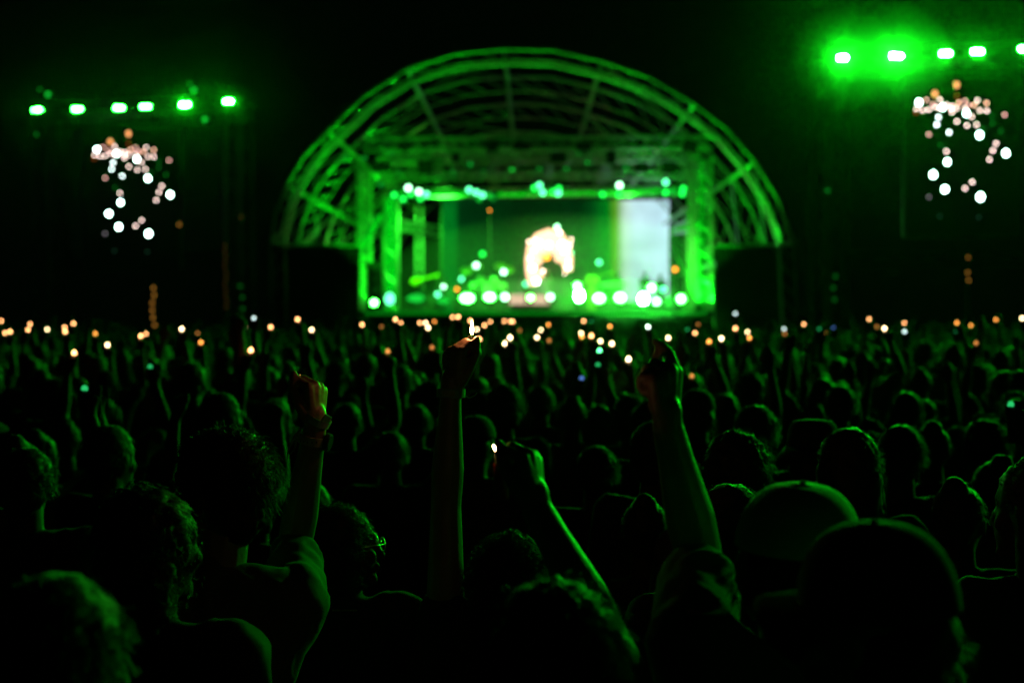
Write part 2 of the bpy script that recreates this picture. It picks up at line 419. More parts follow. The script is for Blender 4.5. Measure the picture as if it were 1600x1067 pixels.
def cap_parts(info, root, m, back=False, rise=0.0):
    """baseball cap: crown, brim, button and the mesh panel seams"""
    H, HR, s = info['H'], info['HR'], info['s']
    fy = -1 if back else 1
    c = MB(); n, k = 30, 9
    vs = []
    for j in range(k + 1):
        a = (math.pi / 2) * (j / k)
        for i in range(n):
            t = 2 * math.pi * i / n
            seam = 1 - 0.012 * max(0, math.cos(3 * t)) ** 40 
            rx, ry, rz = 0.089 * s, 0.106 * s, (0.098 + rise) * s
            q = math.cos(a) ** 0.72 * seam
            vs.append(H(0, 0, 0) + HR @ Vector((rx * q * math.cos(t), ry * q * math.sin(t) - 0.014 * s, rz * math.sin(a) ** 1.0 + 0.030 * s)))
    fs = [(j * n + i, j * n + (i + 1) % n, (j + 1) * n + (i + 1) % n, (j + 1) * n + i) for j in range(k) for i in range(n)]
    c.add(vs, fs)
    crown = c.build("crown_panel", m, root, smooth=True)
    md = crown.modifiers.new("t", 'SOLIDIFY'); md.thickness = 0.003
    b = MB(); bv = []
    nn = 17
    for j in range(6):
        r = j / 5
        for i in range(nn):
            t = math.pi * (0.12 + 0.76 * i / (nn - 1))
            x = 0.088 * math.cos(t) * (1 + 0.02 * r); y = (0.100 * math.sin(t) + 0.070 * r * math.sin(t) ** 0.6) * fy - 0.014
            z = 0.034 - 0.016 * r - 0.06 * (math.cos(t) ** 2) * r
            bv.append(H(x * 1, y, z))
    b.add(bv, [(j * nn + i, j * nn + i + 1, (j + 1) * nn + i + 1, (j + 1) * nn + i) for j in range(5) for i in range(nn - 1)])
    br = b.build("brim", m, root, smooth=True); md = br.modifiers.new("t", 'SOLIDIFY'); md.thickness = 0.004
    bt = MB(); bt.ell(H(0, -0.014, 0.130 + rise), (0.006 * s, 0.006 * s, 0.0025 * s), HR, 10, 6); bt.build("button", m, root, smooth=True)
    return crown

def bucket_hat(info, root, m):
    H, HR, s = info['H'], info['HR'], info['s']; n = 32
    prof = [(0.145, 0.012, 0), (0.120, 0.034, 0), (0.096, 0.052, 0), (0.092, 0.085, 0), (0.084, 0.118, 0), (0.070, 0.134, 0), (0.03, 0.140, 0), (0.001, 0.141, 0)]
    for nm, pr in (("brim", prof[:3]), ("crown_panel", prof[2:])):
        b = MB(); vs = []
        for r_, z, _ in pr:
            for i in range(n):
                t = 2 * math.pi * i / n; w_ = 1 + 0.03 * math.sin(3 * t + 1) * (r_ > 0.1)
                vs.append(H(r_ * math.cos(t) * w_ * 0.95, r_ * 1.12 * math.sin(t) * w_ - 0.014, z - (0.008 * math.cos(2 * t) if r_ > 0.1 else 0)))
        b.add(vs, [(j * n + i, j * n + (i + 1) % n, (j + 1) * n + (i + 1) % n, (j + 1) * n + i) for j in range(len(pr) - 1) for i in range(n)])
        o = b.build(nm, m, root, smooth=True); o.modifiers.new("t", 'SOLIDIFY').thickness = 0.003

def open_sleeve(mb, S, E, f0, f1, r0, r1, seed, flare=0.0):
    """the open end of a loose short sleeve, with folds"""
    S = Vector(S); E = Vector(E); t = (E - S).normalized(); a = t.orthogonal().normalized(); b = t.cross(a)
    n, k = 40, 14; vs = []
    for j in range(k + 1):
        q = j / k; p = S.lerp(E, f0 + (f1 - f0) * q); r = r0 + (r1 - r0) * q + flare * q ** 3
        for i in range(n):
            th = 2 * math.pi * i / n
            rr = r * (1 + 0.10 * noise.noise(Vector((math.cos(th) * 1.6, math.sin(th) * 1.6, q * 2.2 + seed))) * (0.4 + q)
                      + 0.05 * math.sin(th * 5 + q * 4 + seed) * q)
            vs.append(p + (a * math.cos(th) + b * math.sin(th)) * rr + t * 0.012 * noise.noise(Vector((math.cos(th), math.sin(th), seed))) * q)
    for j in range(k - 1, k - 4, -1):                      # turned hem, folded inside
        pass
    mb.add(vs, [(j * n + i, j * n + (i + 1) % n, (j + 1) * n + (i + 1) % n, (j + 1) * n + i) for j in range(k) for i in range(n)])

def make_person(spec, label=None, group=None, loc=(0, 0, 0), rz=0, voxel=0.011, hero=False, seed=1):
    rs = random.Random(seed)
    root = empty("person", loc, rz, label, "person", group)
    b, sh, tr, info = body(spec)
    kids = []
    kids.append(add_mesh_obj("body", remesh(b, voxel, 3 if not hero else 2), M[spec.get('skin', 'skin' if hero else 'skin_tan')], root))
    shm = remesh(sh, max(voxel, 0.009), 5, fold=0.011 if hero else 0.007, seed=seed)
    if hero and spec.get('loose'):
        nm = spec['loose']; a = spec[nm]; o = MB(); o.add([v.co.copy() for v in shm.vertices], [tuple(p.vertices) for p in shm.polygons])
        open_sleeve(o, a['sh'], a['el'], 0.12, spec.get('loose_to', 0.72), 0.058, 0.074, seed, 0.014)
        shm = o.mesh("shirt", [M['grey_cloth']]); shm.polygons.foreach_set("use_smooth", [True] * len(shm.polygons))
    kids.append(add_mesh_obj("shirt", shm, M[spec.get('shirt', 'black_cloth')], root))
    kids.append(add_mesh_obj("trousers", remesh(tr, 0.014, 4, fold=0.005, seed=seed + 2), M[spec.get('trousers', 'denim')], root))
    hk = spec.get('hair', 'short')
    if hk:
        kids.append(add_mesh_obj("hair", hair_mesh(hk, info, rs, spec.get('strands', 900)), M[spec.get('hairmat', 'hair')], root))
    if spec.get('cap'):
        cp = empty("cap"); del_cat(cp); cp.parent = root
        (bucket_hat(info, cp, M[spec['cap']]) if spec.get('bucket') else cap_parts(info, cp, M[spec['cap']], spec.get('cap_back', False), spec.get('rise', 0)))
        kids.append(cp)
    return root, info

def del_cat(o):
    for k in ("category", "label", "group"):
        if k in o: del o[k]

# ------------------------------------------------------------------ ground
g = MB(); nx, ny = 60, 60
gv = [Vector((-120 + 240 * i / nx, -8 + 168 * j / ny, 0)) for j in range(ny + 1) for i in range(nx + 1)]
for v in gv: v.z = -0.02 + 0.05 * noise.noise(v * 0.06)
g.add(gv, [(j * (nx + 1) + i, j * (nx + 1) + i + 1, (j + 1) * (nx + 1) + i + 1, (j + 1) * (nx + 1) + i) for j in range(ny) for i in range(nx)])
tag(g.build("ground", M['ground'], smooth=True), "trampled dark grass field under the whole crowd", kind="structure")

# ------------------------------------------------------------------ truss work
def truss(mb, p0, p1, size=0.4, r=0.03, step=0.6, up=(0, 0, 1), n=5):
    p0 = Vector(p0); p1 = Vector(p1); t = (p1 - p0).normalized(); u = Vector(up); u = (u - t * u.dot(t)).normalized(); v = t.cross(u)
    cs = [(u * a + v * b) * size / 2 for a, b in ((1, 1), (1, -1), (-1, -1), (-1, 1))]
    for c in cs: mb.tube(p0 + c, p1 + c, r, n=n)
    L = (p1 - p0).length; k = max(1, int(L / step))
    for i in range(k):
        a = p0.lerp(p1, i / k); b = p0.lerp(p1, (i + 1) / k)
        for q in range(4):
            c0, c1 = cs[q], cs[(q + 1) % 4]
            if i % 2: c0, c1 = c1, c0
            mb.tube(a + c0, b + c1, r * 0.6, n=4, cap=False)

# ------------------------------------------------------------------ stage
YS = 58.0
deck_z = at(800, 487, YS).z
stage = empty("stage", (0, 0, 0), label="raised black stage with green-lit front lip under the domed roof", cat="stage")
xl = at(560, 485, YS).x; xr = at(1115, 485, YS).x
b = MB(); b.box(((xl + xr) / 2, YS + 7, deck_z - 0.15), (xr - xl, 14, 0.3)); b.build("deck", M['stage_black'], stage)
b = MB()
for i in range(40):
    x0 = xl + (xr - xl) * i / 40; x1 = xl + (xr - xl) * (i + 1) / 40
    b.box(((x0 + x1) / 2, YS + 0.1 + 0.03 * (i % 2), (deck_z - 0.34) / 2), ((x1 - x0) * 0.98, 0.04, deck_z - 0.34))
b.build("skirt", M['black_cloth'], stage)
b = MB(); b.box(((xl + xr) / 2, YS - 0.03, deck_z - 0.06), (xr - xl - 0.5, 0.05, 0.14)); b.build("led_lip", M['led_lip'], stage)

# domed roof: four polygonal truss arches shrinking to the back, tied by purlins
ARCH = [(425, 484), (422, 378), (447, 290), (512, 205), (636, 108), (788, 77), (940, 96), (1085, 163), (1180, 253), (1240, 378), (1250, 484)]
YD = 59.0
A0 = [at(x, y, YD) for x, y in ARCH]
B0 = [A0[0]]
for i in range(1, len(A0) - 2):
    m_ = (A0[i] + A0[i + 1]) / 2; d_ = A0[i + 1] - A0[i]
    B0 += [A0[i], m_ + Vector((-d_.z, 0, d_.x)).normalized() * 0.10 * d_.length / 2]
A0 = B0 + A0[-2:]
cx = (A0[0].x + A0[-1].x) / 2
dome = empty("stage_roof", (cx, YD, 0), label="green-lit domed truss roof arching over the stage", cat="stage roof")
def arch_pts(k, y, inset=0.0):
    out = []
    for p in A0:
        q = Vector(((p.x - cx) * k, y - YD, max(0, (p.z - 2.0) * (k * 0.96 + 0.04)) + 2.0))
        if inset:
            c = Vector((0, q.y, 3.0)); q = q + (c - q).normalized() * inset
        out.append(q)
    return out
LV = [(1.0, 59.0), (0.92, 60.6), (0.84, 62.4), (0.75, 64.3), (0.66, 66.6)]
for k, y in LV:
    b = MB(); o = arch_pts(k, y); i_ = arch_pts(k, y, 0.62); i2 = [p + Vector((0, 0.8, 0)) for p in arch_pts(k, y, 0.3)]
    rr = 0.075 if k == 1 else 0.06
    for ch, q in (((o, rr), (i_, rr), (i2, rr * 0.8)) if k == 1 else ((o, rr), (i_, rr * 0.45))): b.path(ch[1:-1], q, 6)
    for e, f_ in ((0, 1), (-1, -2)):
        l = MB()
        for ch in (o, i_, i2): l.tube(Vector((ch[e].x, ch[e].y, 0)), ch[f_], rr * 0.9, n=6)
        for h in range(7): l.tube(Vector((o[e].x, o[e].y, 0)).lerp(o[f_], h / 7), Vector((i_[e].x, i_[e].y, 0)).lerp(i_[f_], (h + 1) / 7), 0.028, n=4)
        l.build("leg", M['metal'], dome)
    for j in range(1, len(o) - 2):
        for h in range(2):
            a, c = o[j].lerp(o[j + 1], h / 2), i_[j].lerp(i_[j + 1], (h + 1) / 2)
            b.tube(a, c, 0.018, n=4, cap=False)
    b.build("arch", M['metal'], dome)
for j in range(1, 18, 2):
    b = MB(); pts = [arch_pts(k, y)[j] for k, y in LV]; pt2 = [arch_pts(k, y, 0.5)[j] for k, y in LV]
    b.path(pts, 0.10, 6); b.path(pt2, 0.08, 6)
    for q in range(len(pts) - 1):
        b.tube(pts[q], pt2[q].lerp(pt2[q + 1], 0.5), 0.025, n=4); b.tube(pt2[q].lerp(pt2[q + 1], 0.5), pts[q + 1], 0.025, n=4)
    b.build("purlin", M['metal'], dome)
for q in range(len(LV) - 1):                                 # crossed wind braces between neighbouring arches, bay by bay
    k0, y0 = LV[q]; k1, y1 = LV[q + 1]; p0 = arch_pts(k0, y0); p1 = arch_pts(k1, y1)
    for j in (1, 5, 9, 13, 15) if q % 2 else (1, 3, 7, 11, 15):
        b = MB(); b.tube(p0[j], p1[j + 2], 0.035, n=5); b.tube(p1[j], p0[j + 2], 0.02, n=5); b.build("wind_brace", M['metal'], dome)
for (pa_, pb_, lab) in ((432, 562, "black wing drape closing the dome's side beside the bright column"), (1118, 1240, "black wing drape closing the dome's side beside the pale panel")):
    p = at(pa_, 384, 59.5); q = at(pb_, 384, 59.5); t = empty("wing_drape", ((p.x + q.x) / 2, 59.5, 0), label=lab, cat="stage drape")
    n = 60; b = MB(); vs = []
    for j, z in enumerate((0.02, p.z * 0.5, p.z)):
        for i in range(n + 1): vs.append(Vector(((q.x - p.x) * (i / n - 0.5), 0.05 * math.sin(i * 1.3) * (1 - j * 0.3), z)))
    b.add(vs, [(j * (n + 1) + i, j * (n + 1) + i + 1, (j + 1) * (n + 1) + i + 1, (j + 1) * (n + 1) + i) for j in range(2) for i in range(n)]); b.build("cloth", M['stage_black'], t, smooth=True)
    b = MB(); b.tube(((p.x - q.x) / 2, 0, p.z), ((q.x - p.x) / 2, 0, p.z), 0.06, n=8); b.build("rail", M['metal'], t)
# lighting rig under the roof
rig = empty("lighting_rig", (cx, 60, 0), label="deep grid of black and green trusses hung across the stage opening", cat="lighting rig")
def rel(root, p): return Vector(p) - Vector(root.location)
for (y0, py, x0, x1, sz) in ((59.8, 226, 568, 1112, 0.5), (60.4, 240, 590, 1100, 0.4), (62, 246, 600, 1095, 0.5), (66, 266, 612, 1080, 0.45), (61, 276, 600, 1095, 0.3)):
    b = MB(); truss(b, rel(rig, at(x0, py, y0)), rel(rig, at(x1, py - 3, y0)), sz, 0.045, 0.5)
    b.build("truss", M['metal'], rig)
for px in (590, 680, 770, 860, 950, 1040, 1100):
    b = MB(); p = at(px, 262, 60); truss(b, rel(rig, p), rel(rig, p + Vector((0, 7, 0))), 0.35, 0.035, 0.6)
    b.build("truss", M['metal'], rig)
for px in (595, 632, 665, 712, 768, 815, 872, 912, 955, 1003, 1046, 1078):                # blocks added as dark gaps in the evenly lit grid
    b = MB(); p = at(px, rnd.choice((229, 246, 262, 275)), 59.5); b.box(rel(rig, p), (0.35 + 0.5 * rnd.random(), 0.12, 0.25 + 0.35 * rnd.random()), bevel=0.03); b.build("dark_block", M['dark_metal'], rig)

def column(pxc, y0, py0, py1, lab, wd=0.42, glow='glow_green', lw=0.55):
    p1 = at(pxc, py1, y0); t = empty("truss_column", (p1.x, y0, deck_z), label=lab, cat="truss column"); t["kind"] = "thing"
    h = p1.z - deck_z
    b = MB(); truss(b, (0, 0, 0), (0, 0, h), wd, 0.045, 0.5, up=(1, 0, 0)); b.build("truss", M['metal'], t)
    b = MB(); b.box((0, 0, 0.03), (wd + 0.2, wd + 0.2, 0.06)); b.build("base_plate", M['dark_metal'], t)
    if glow:
        b = MB(); b.box((0, 0, h / 2), (wd * lw, wd * 0.3, h - 0.15), bevel=0.02); b.build("glow_core", M[glow], t)  # glowing core stands in for green uplight on the truss
    return t
column(611, 60.2, 480, 304, "bright green-lit column at the guitarist's side of the stage opening", 0.6, 'glow_green', 0.72)
column(1097, 60.2, 480, 248, "green-lit truss column at the pale panel's side of the stage opening", 0.75, 'glow_soft', 0.22)
column(1083, 61.2, 480, 262, "thinner green-lit column just behind the pale panel's side column", 0.4, 'glow_soft', 0.5)
column(567, 60.4, 480, 258, "outermost dim truss column by the dome's guitarist-side foot", 0.45, None)
column(573, 62.5, 480, 262, "dim truss column set back behind the outermost one", 0.4, None)
column(655, 64.0, 480, 318, "slim dark column behind the guitarist", 0.3, None)

bt = empty("led_batten", tuple(at(840, 302, 60.0)), label="long bright green lit batten crossing the top of the stage opening", cat="light batten")
for (a, c) in (((612, 303), (748, 302.5)), ((752, 305), (772, 305)), ((776, 305), (940, 302)), ((944, 301.5), (1072, 297))):
    b = MB(); p = rel(bt, at(*a, 60)); q = rel(bt, at(*c, 60)); b.tube(p, q, 0.075, n=10); b.build("glow_tube", M['glow_green'], bt)
b = MB(); truss(b, rel(bt, at(605, 303, 60.3)), rel(bt, at(1078, 297, 60.3)), 0.34, 0.035, 0.5); b.build("truss", M['metal'], bt)

# side arms of the inner frame; glowing tubes stand in for light on them
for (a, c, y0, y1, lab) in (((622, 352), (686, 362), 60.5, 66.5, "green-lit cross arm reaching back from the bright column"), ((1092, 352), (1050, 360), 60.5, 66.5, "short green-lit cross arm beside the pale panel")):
    p = at(*a, y0); q = at(*c, y1); t = empty("cross_arm", tuple(p), label=lab, cat="truss arm")
    b = MB(); truss(b, (0, 0, 0), q - p, 0.4, 0.04, 0.5); b.build("truss", M['metal'], t)
    b = MB(); b.tube(Vector((0, 0, 0)), (q - p) * (0.5 if a[0] < 800 else 0.95), 0.09, n=8); b.build("glow_tube", M['glow_green' if a[0] > 800 else 'glow_soft'], t)
p = at(568, 384, 60); q = at(594, 338, 60)
t = empty("glow_brace", tuple(p), label="slanted bright green lit tube beside the dome's guitarist-side column", cat="light tube")
b = MB(); b.caps((0, 0, 0), q - p, 0.12, 0.10, n=10); b.build("glow_tube", M['glow_green'], t, smooth=True)  # emission stands in for light falling on the slanted brace
b = MB(); b.tube((0, 0.1, 0), (q - p) + Vector((0, 0.1, 0.6)), 0.03); b.build("bracket", M['dark_metal'], t)

# LED wall
lw = bpy.data.materials.new("led_picture"); lw.use_nodes = True; nt = lw.node_tree; nt.nodes.clear()
tc = nt.nodes.new("ShaderNodeTexCoord"); sx = nt.nodes.new("ShaderNodeSeparateXYZ"); rp = nt.nodes.new("ShaderNodeValToRGB"); em = nt.nodes.new("ShaderNodeEmission"); ou = nt.nodes.new("ShaderNodeOutputMaterial")
nz = nt.nodes.new("ShaderNodeTexNoise"); nz.inputs["Scale"].default_value = 0.7
ma = nt.nodes.new("ShaderNodeMath"); ma.operation = 'MULTIPLY_ADD'; ma.inputs[1].default_value = 0.9; ma.inputs[2].default_value = 0.55
nt.links.new(tc.outputs["Generated"], sx.inputs[0]); nt.links.new(sx.outputs["X"], rp.inputs["Fac"]); nt.links.new(rp.outputs["Color"], em.inputs["Color"])
nt.links.new(tc.outputs["Object"], nz.inputs["Vector"]); nt.links.new(nz.outputs["Fac"], ma.inputs[0])
nt.links.new(ma.outputs[0], em.inputs["Strength"]); nt.links.new(em.outputs[0], ou.inputs[0])
cr = rp.color_ramp
stops = [(0.0, (0.0, 0.16, 0.01)), (0.055, (0.0, 0.15, 0.01)), (0.075, (0.0, 0.028, 0.004)), (0.35, (0.0, 0.016, 0.002)), (0.60, (0.0, 0.022, 0.003)), (0.66, (0.0, 0.05, 0.005)), (0.735, (0.0, 0.22, 0.01)), (0.77, (0.14, 0.42, 0.02)), (0.805, (0.52, 0.78, 0.62)), (0.85, (0.56, 0.84, 0.88)), (1.0, (0.54, 0.84, 0.95))]
cr.elements[0].position = stops[0][0]; cr.elements[0].color = (*stops[0][1], 1); cr.elements[1].position = 1; cr.elements[1].color = (*stops[-1][1], 1)
for p_, c_ in stops[1:-1]:
    e = cr.elements.new(p_); e.color = (*c_, 1)
YW = 65.4
pa = at(691, 313, YW); pb = at(1045, 470, YW)
wall = empty("led_wall", ((pa.x + pb.x) / 2, YW, deck_z), label="wide dark green stage screen with pale blue panel at one end", cat="screen"); wall["kind"] = "thing"
b = MB(); b.box((0, 0.12, (pa.z - deck_z) / 2), (pb.x - pa.x + 0.2, 0.2, pa.z - deck_z + 0.1)); b.build("frame", M['black_plastic'], wall)
b = MB(); b.box((0, 0, (pa.z - deck_z) / 2), (pb.x - pa.x, 0.03, pa.z - deck_z)); b.build("display", lw, wall)

# ------------------------------------------------------------------ stage lights
def stage_light(p, m, size, lab, grp=None, floor=False, wide=1.0, tall=1.0, energy=0):
    t = empty("stage_light", tuple(p), label=lab, cat="stage light", group=grp)
    b = MB(); b.box((0, 0.17 * size / 0.2, 0), (size * 1.9 * wide, 0.3 * size / 0.2, size * 1.9 * tall), bevel=0.02); b.build("housing", M['dark_metal'], t)
    b = MB()
    if wide == 1.0 and tall == 1.0: b.disc((0, -0.002, 0), size * 0.85)
    else: b.disc((0, -0.002, 0), size * 0.9 * wide, size * 0.9 * tall, n=20)
    b.build("lens", M[m], t)
    s_ = -1 if floor else 1
    b = MB(); b.tube((-size * 1.1 * wide, 0.15, 0), (-size * 1.1 * wide, 0.15, s_ * size * 1.5), 0.02); b.tube((size * 1.1 * wide, 0.15, 0), (size * 1.1 * wide, 0.15, s_ * size * 1.5), 0.02)
    b.tube((-size * 1.1 * wide, 0.15, s_ * size * 1.5), (size * 1.1 * wide, 0.15, s_ * size * 1.5), 0.02); b.build("yoke", M['dark_metal'], t)
    return t
HUNG = [(616, 305, 'l_green'), (638, 294, 'l_white'), (630, 311, 'l_green'), (642, 303, 'l_green'), (654.5, 300, 'l_white'), (657, 310, 'l_green'), (666, 304, 'l_teal'), (733, 297, 'l_teal'), (744, 301, 'l_teal'), (754, 305, 'l_teal'), (765, 306, 'l_mid'), (771, 310, 'l_dim'), (749, 311, 'l_mid'),
        (835, 294, 'l_green'), (843, 290, 'l_teal'), (848, 301, 'l_teal'), (864, 300, 'l_green'), (873, 295, 'l_green'), (872.5, 302, 'l_teal'), (941.5, 304, 'l_green'), (968, 290, 'l_white'), (967, 304, 'l_green'), (1040, 285, 'l_teal'), (1040, 301, 'l_green'), (1050, 300, 'l_mid'), (1067.5, 295, 'l_green'), (1066, 303, 'l_green'),
        (624, 271, 'l_mid'), (667, 271, 'l_dim'), (708, 270, 'l_mid'), (755, 269, 'l_dim'), (800, 267, 'l_mid'), (843, 266, 'l_dim'), (885, 265, 'l_dim'), (612, 238, 'l_dim'), (735, 257, 'l_dim'), (918, 254, 'l_dim'), (595, 289, 'l_dim'), (594, 268, 'l_dim'), (978, 262, 'l_dim'), (905, 243, 'l_dim')]
def above(px):
    for lim, ph in ((690, "above the guitarist"), (800, "above the drum kit"), (905, "above the glowing bulb arch"), (1000, "above the white floor blinders"), (1200, "above the pale screen panel")):
        if px < lim: return ph
cname = dict(l_green="green", l_white="white-green", l_teal="teal-green", l_mid="soft green", l_dim="faint green")
for i, (px, py, m) in enumerate(HUNG):
    hi = py < 280
    stage_light(at(px, py, 59.7 if not hi else 61.5), m, 0.13, f"{cname[m]} spotlight {'high in the truss grid' if hi else 'on the lit batten'} {above(px)}", "spotlights hung over the stage opening")
FL = [(730, 466, 'blinder', .20, 1.5, .9, "wide white blinder below the drum kit"), (765, 464, 'blinder', .18, 1.3, .9, "white blinder beside the drum kit, nearer the singer"), (789, 464, 'l_white', .16, 1, 1, "small round white-green floor lamp between blinder and cream panel"),
      (829, 465, 'blinder', .12, 1, 1, "round white floor lamp in the middle of the cream panel"), (860, 464, 'l_white', .15, 1, 1, "white-green floor lamp at the cream panel's end"),
      (905, 462, 'blinder_hot', .17, 1.1, 1.5, "tall blazing white lamp stack beside the singer's arch"), (902, 447, 'blinder', .15, 1, 1, "round white lamp atop the tall blazing stack"), (936, 466, 'blinder', .19, 1.3, 1, "first square white blinder past the blazing stack"),
      (969, 465, 'blinder', .2, 1.2, 1, "second square white blinder past the blazing stack"), (1005, 467, 'blinder_hot', .2, 1, 1.2, "hottest white blinder at the foot of the pale panel"), (1018, 450, 'blinder', .17, 1, 1, "raised white lamp in front of the pale panel"),
      (1026, 471, 'l_white', .16, 1, 1, "low round white lamp under the pale panel"), (1036, 452, 'l_teal', .13, 1, 1, "small pale lamp at the pale panel's outer edge"), (1064, 467, 'blinder', .18, 1, 1, "white floor blinder by the pale panel's side column"),
      (584.5, 473, 'blinder', .14, 1, 1, "white floor lamp outside the bright column"), (609, 467, 'l_teal', .2, 1, 1.3, "teal lamp at the foot of the bright column"), (714, 452, 'l_orange', .07, 1, 1, "small yellowish lamp between guitarist and drum kit"),
      (684, 460, 'l_teal', .12, 1, 1, "teal floor lamp just past the guitarist"), (693, 448, 'l_white', .09, 1, 1, "pale lamp head beside the guitarist"), (721, 436, 'l_teal', .11, 1, 1, "teal lamp at the drum kit's outer side"),
      (744, 415, 'l_white', .13, 1, 1, "white-green lamp over the drum kit's outer side"), (787, 425, 'l_white', .13, 1, 1, "white-green lamp over the drum kit's inner side"), (754, 397, 'l_green', .13, 1, 1, "green lamp standing highest above the drum kit"),
      (821, 444, 'l_teal', .1, 1, 1, "small teal lamp by the arch's lower end"), (936, 410, 'l_teal', .12, 1, 1, "teal lamp above the orange-clad player"), (1055, 421, 'l_orange', .1, 1, 1, "orange lamp beside the pale panel"),
      (765, 329, 'l_orange', .045, 1, 1, "tiny dull red lamp hung over the dark part of the screen"), (650, 466, 'l_mid', .25, 1.6, .7, "soft green low lamp at the guitarist's feet"), (693, 470, 'l_mid', .2, 1.5, .6, "soft low green lamp past the guitarist's feet"), (540, 247, 'l_dim', .1, 1, 1, "faint lamp on the dome's shoulder"), (569, 247, 'l_dim', .12, 1, 1, "faint amber-rimmed lamp at the rig's corner")]
for (px, py, m, sz, wd, tl, lab) in FL:
    p = at(px, py, 59.2 if py > 440 else 62.0)
    t = stage_light(p, m, sz, lab, None, True, wd, tl)
    if py > 300:
        b = MB(); h = p.z - deck_z - sz; b.tube((0, 0.2, -sz), (0, 0.2, -sz - max(h, 0.02)), 0.03); b.build("stand", M['dark_metal'], t)
p = at(828, 468, 59.6)
t = empty("lit_panel", (p.x, p.y, deck_z), label="low cream glowing panel in front of the singer", cat="light panel")
b = MB(); b.box((0, 0, (p.z - deck_z)), (1.75, 0.12, 0.42), bevel=0.02); b.build("display", M['led_cream'], t)
b = MB(); b.box((0, 0.1, (p.z - deck_z) / 2), (1.6, 0.1, p.z - deck_z)); b.build("support", M['dark_metal'], t)

# real light on the stage, one lamp inside each lit wash fixture
def spot(name, loc, target, energy, color, angle=60, blend=0.6, radius=0.15, parent=None):
    l = bpy.data.lights.new(name, 'SPOT'); l.energy = energy; l.color = color; l.spot_size = R(angle); l.spot_blend = blend; l.shadow_soft_size = radius
    o = bpy.data.objects.new(name, l); o.location = loc
    d = Vector(target) - Vector(loc); o.rotation_euler = d.to_track_quat('-Z', 'Y').to_euler(); link(o)
    return o
GREEN = (0.003, 1.0, 0.010)
WASH = [(582, 470, 60.1, (485, 325, 60.8), 24000), (610, 470, 57.4, (560, 130, 61), 3000), (850, 474, 57.2, (850, 80, 63), 350), (1064, 470, 57.4, (1130, 160, 61), 2500), (1092, 470, 60.1, (1195, 330, 61), 6500),
        (700, 474, 57.2, (700, 230, 62), 220), (980, 474, 57.2, (980, 230, 62), 220)]
for i, (px, py, y0, tg, en) in enumerate(WASH):
    p = at(px, 480, y0)
    bz = deck_z + 0.16 if y0 > 58 else deck_z - 0.5
    t = empty("wash_light", (p.x, p.y, bz), label=["green uplight before the outer white lamp, aimed at the dome's foot", "green uplight before the bright column", "green uplight at the middle of the stage edge", "green uplight before the pale-side blinder", "outermost green uplight on the pale panel's side", "green uplight before the drum kit", "green uplight before the orange-clad player"][i], cat="stage light")
    b = MB(); b.box((0, 0, 0), (0.3, 0.3, 0.28), bevel=0.03); b.build("housing", M['dark_metal'], t)
    if bz < deck_z: b = MB(); b.tube((0, 0, -0.14), (0, 0, -bz), 0.04); b.build("stand", M['dark_metal'], t)
    lo = spot("wash_lamp", (p.x, p.y, deck_z - 0.2), at(*tg), en, GREEN, 62 if i not in (0, 4) else 135, 0.5, 0.12); lo.parent = t; lo.location = (0, 0, 0.3)
# front wash on band, from the batten (whitish green)
for px, en in ((690, 7000), (860, 5500), (980, 10000)):
    spot("band_wash_lamp", at(px, 300, 58.4), at(px, 462, 62.5), en, (0.03, 1.0, 0.03), 105, 1.0, 0.3)

# ------------------------------------------------------------------ bulb arch and band
p = at(858, 478, 60.8)
arch = empty("bulb_arch", (p.x, p.y, deck_z), label="glowing pink and white bulb arch around the singer", cat="lit arch")
K = FPX / 60.8
def ap(dx, dy): return Vector((dx / K, 0, at(858, 478 - 0, 60.8).z - deck_z + (478 - dy) / K))
pts = [ap(-24, 446), ap(-27, 428), ap(-27, 408), ap(-23, 389), ap(-13, 376), ap(0, 371), ap(13, 375), ap(22, 388), ap(27, 404), ap(30, 424)]
b = MB(); b.path(pts, [0.17, .24, .28, .33, .37, .38, .37, .33, .27, .16], 10); b.build("glowing_band", M['glow_pink'], arch, smooth=True)
for (dx, dy, m, r) in [(-16, 382, 'bulb_white', .13), (20, 384, 'bulb_white', .14), (24, 392, 'bulb_white', .11), (-24, 392, 'bulb', .06), (-30, 404, 'bulb', .05), (-22, 376, 'bulb', .05), (12, 356, 'l_white', .09), (16, 364, 'bulb', .06), (32, 384, 'bulb', .05), (34, 396, 'l_teal', .07), (29, 418, 'l_white', .11), (-26, 419, 'bulb_white', .10), (-20, 440, 'bulb_white', .11), (-10, 424, 'bulb', .05), (-4, 402, 'l_orange', .13), (-9, 391, 'glow_pink', .22), (8, 390, 'glow_pink', .24), (-1, 384, 'bulb', .12), (14, 404, 'glow_pink', .16), (-16, 408, 'glow_pink', .15), (-14, 430, 'glow_pink', .14), (34, 375, 'bulb', .04), (30, 408, 'bulb', .05), (-32, 378, 'bulb', .04), (24, 428, 'bulb', .03)]:
    b = MB(); b.ell(ap(dx, dy) + Vector((0, -0.28, 0)), (r, r, r), None, 12, 8); b.build("bulb", M[m], arch, smooth=True)
b = MB(); b.tube(ap(-27, 452), (ap(-27, 452).x, 0, 0), 0.05); b.tube(ap(33, 424), (ap(33, 424).x, 0.1, 0), 0.03); b.build("support", M['dark_metal'], arch)

# ------------------------------------------------------------------ small held things
def flame_shape(mb, r, h, lean=(0, 0)):
    pts = [(0, 0, 0), (lean[0] * .2, lean[1] * .2, h * 0.15), (lean[0] * .45, lean[1] * .4, h * 0.35), (lean[0] * .8, lean[1] * .8, h * 0.7), (lean[0] * 1.1, lean[1], h)]
    mb.path(pts, [r * 0.35, r * 0.9, r, r * 0.6, r * 0.08], 10)

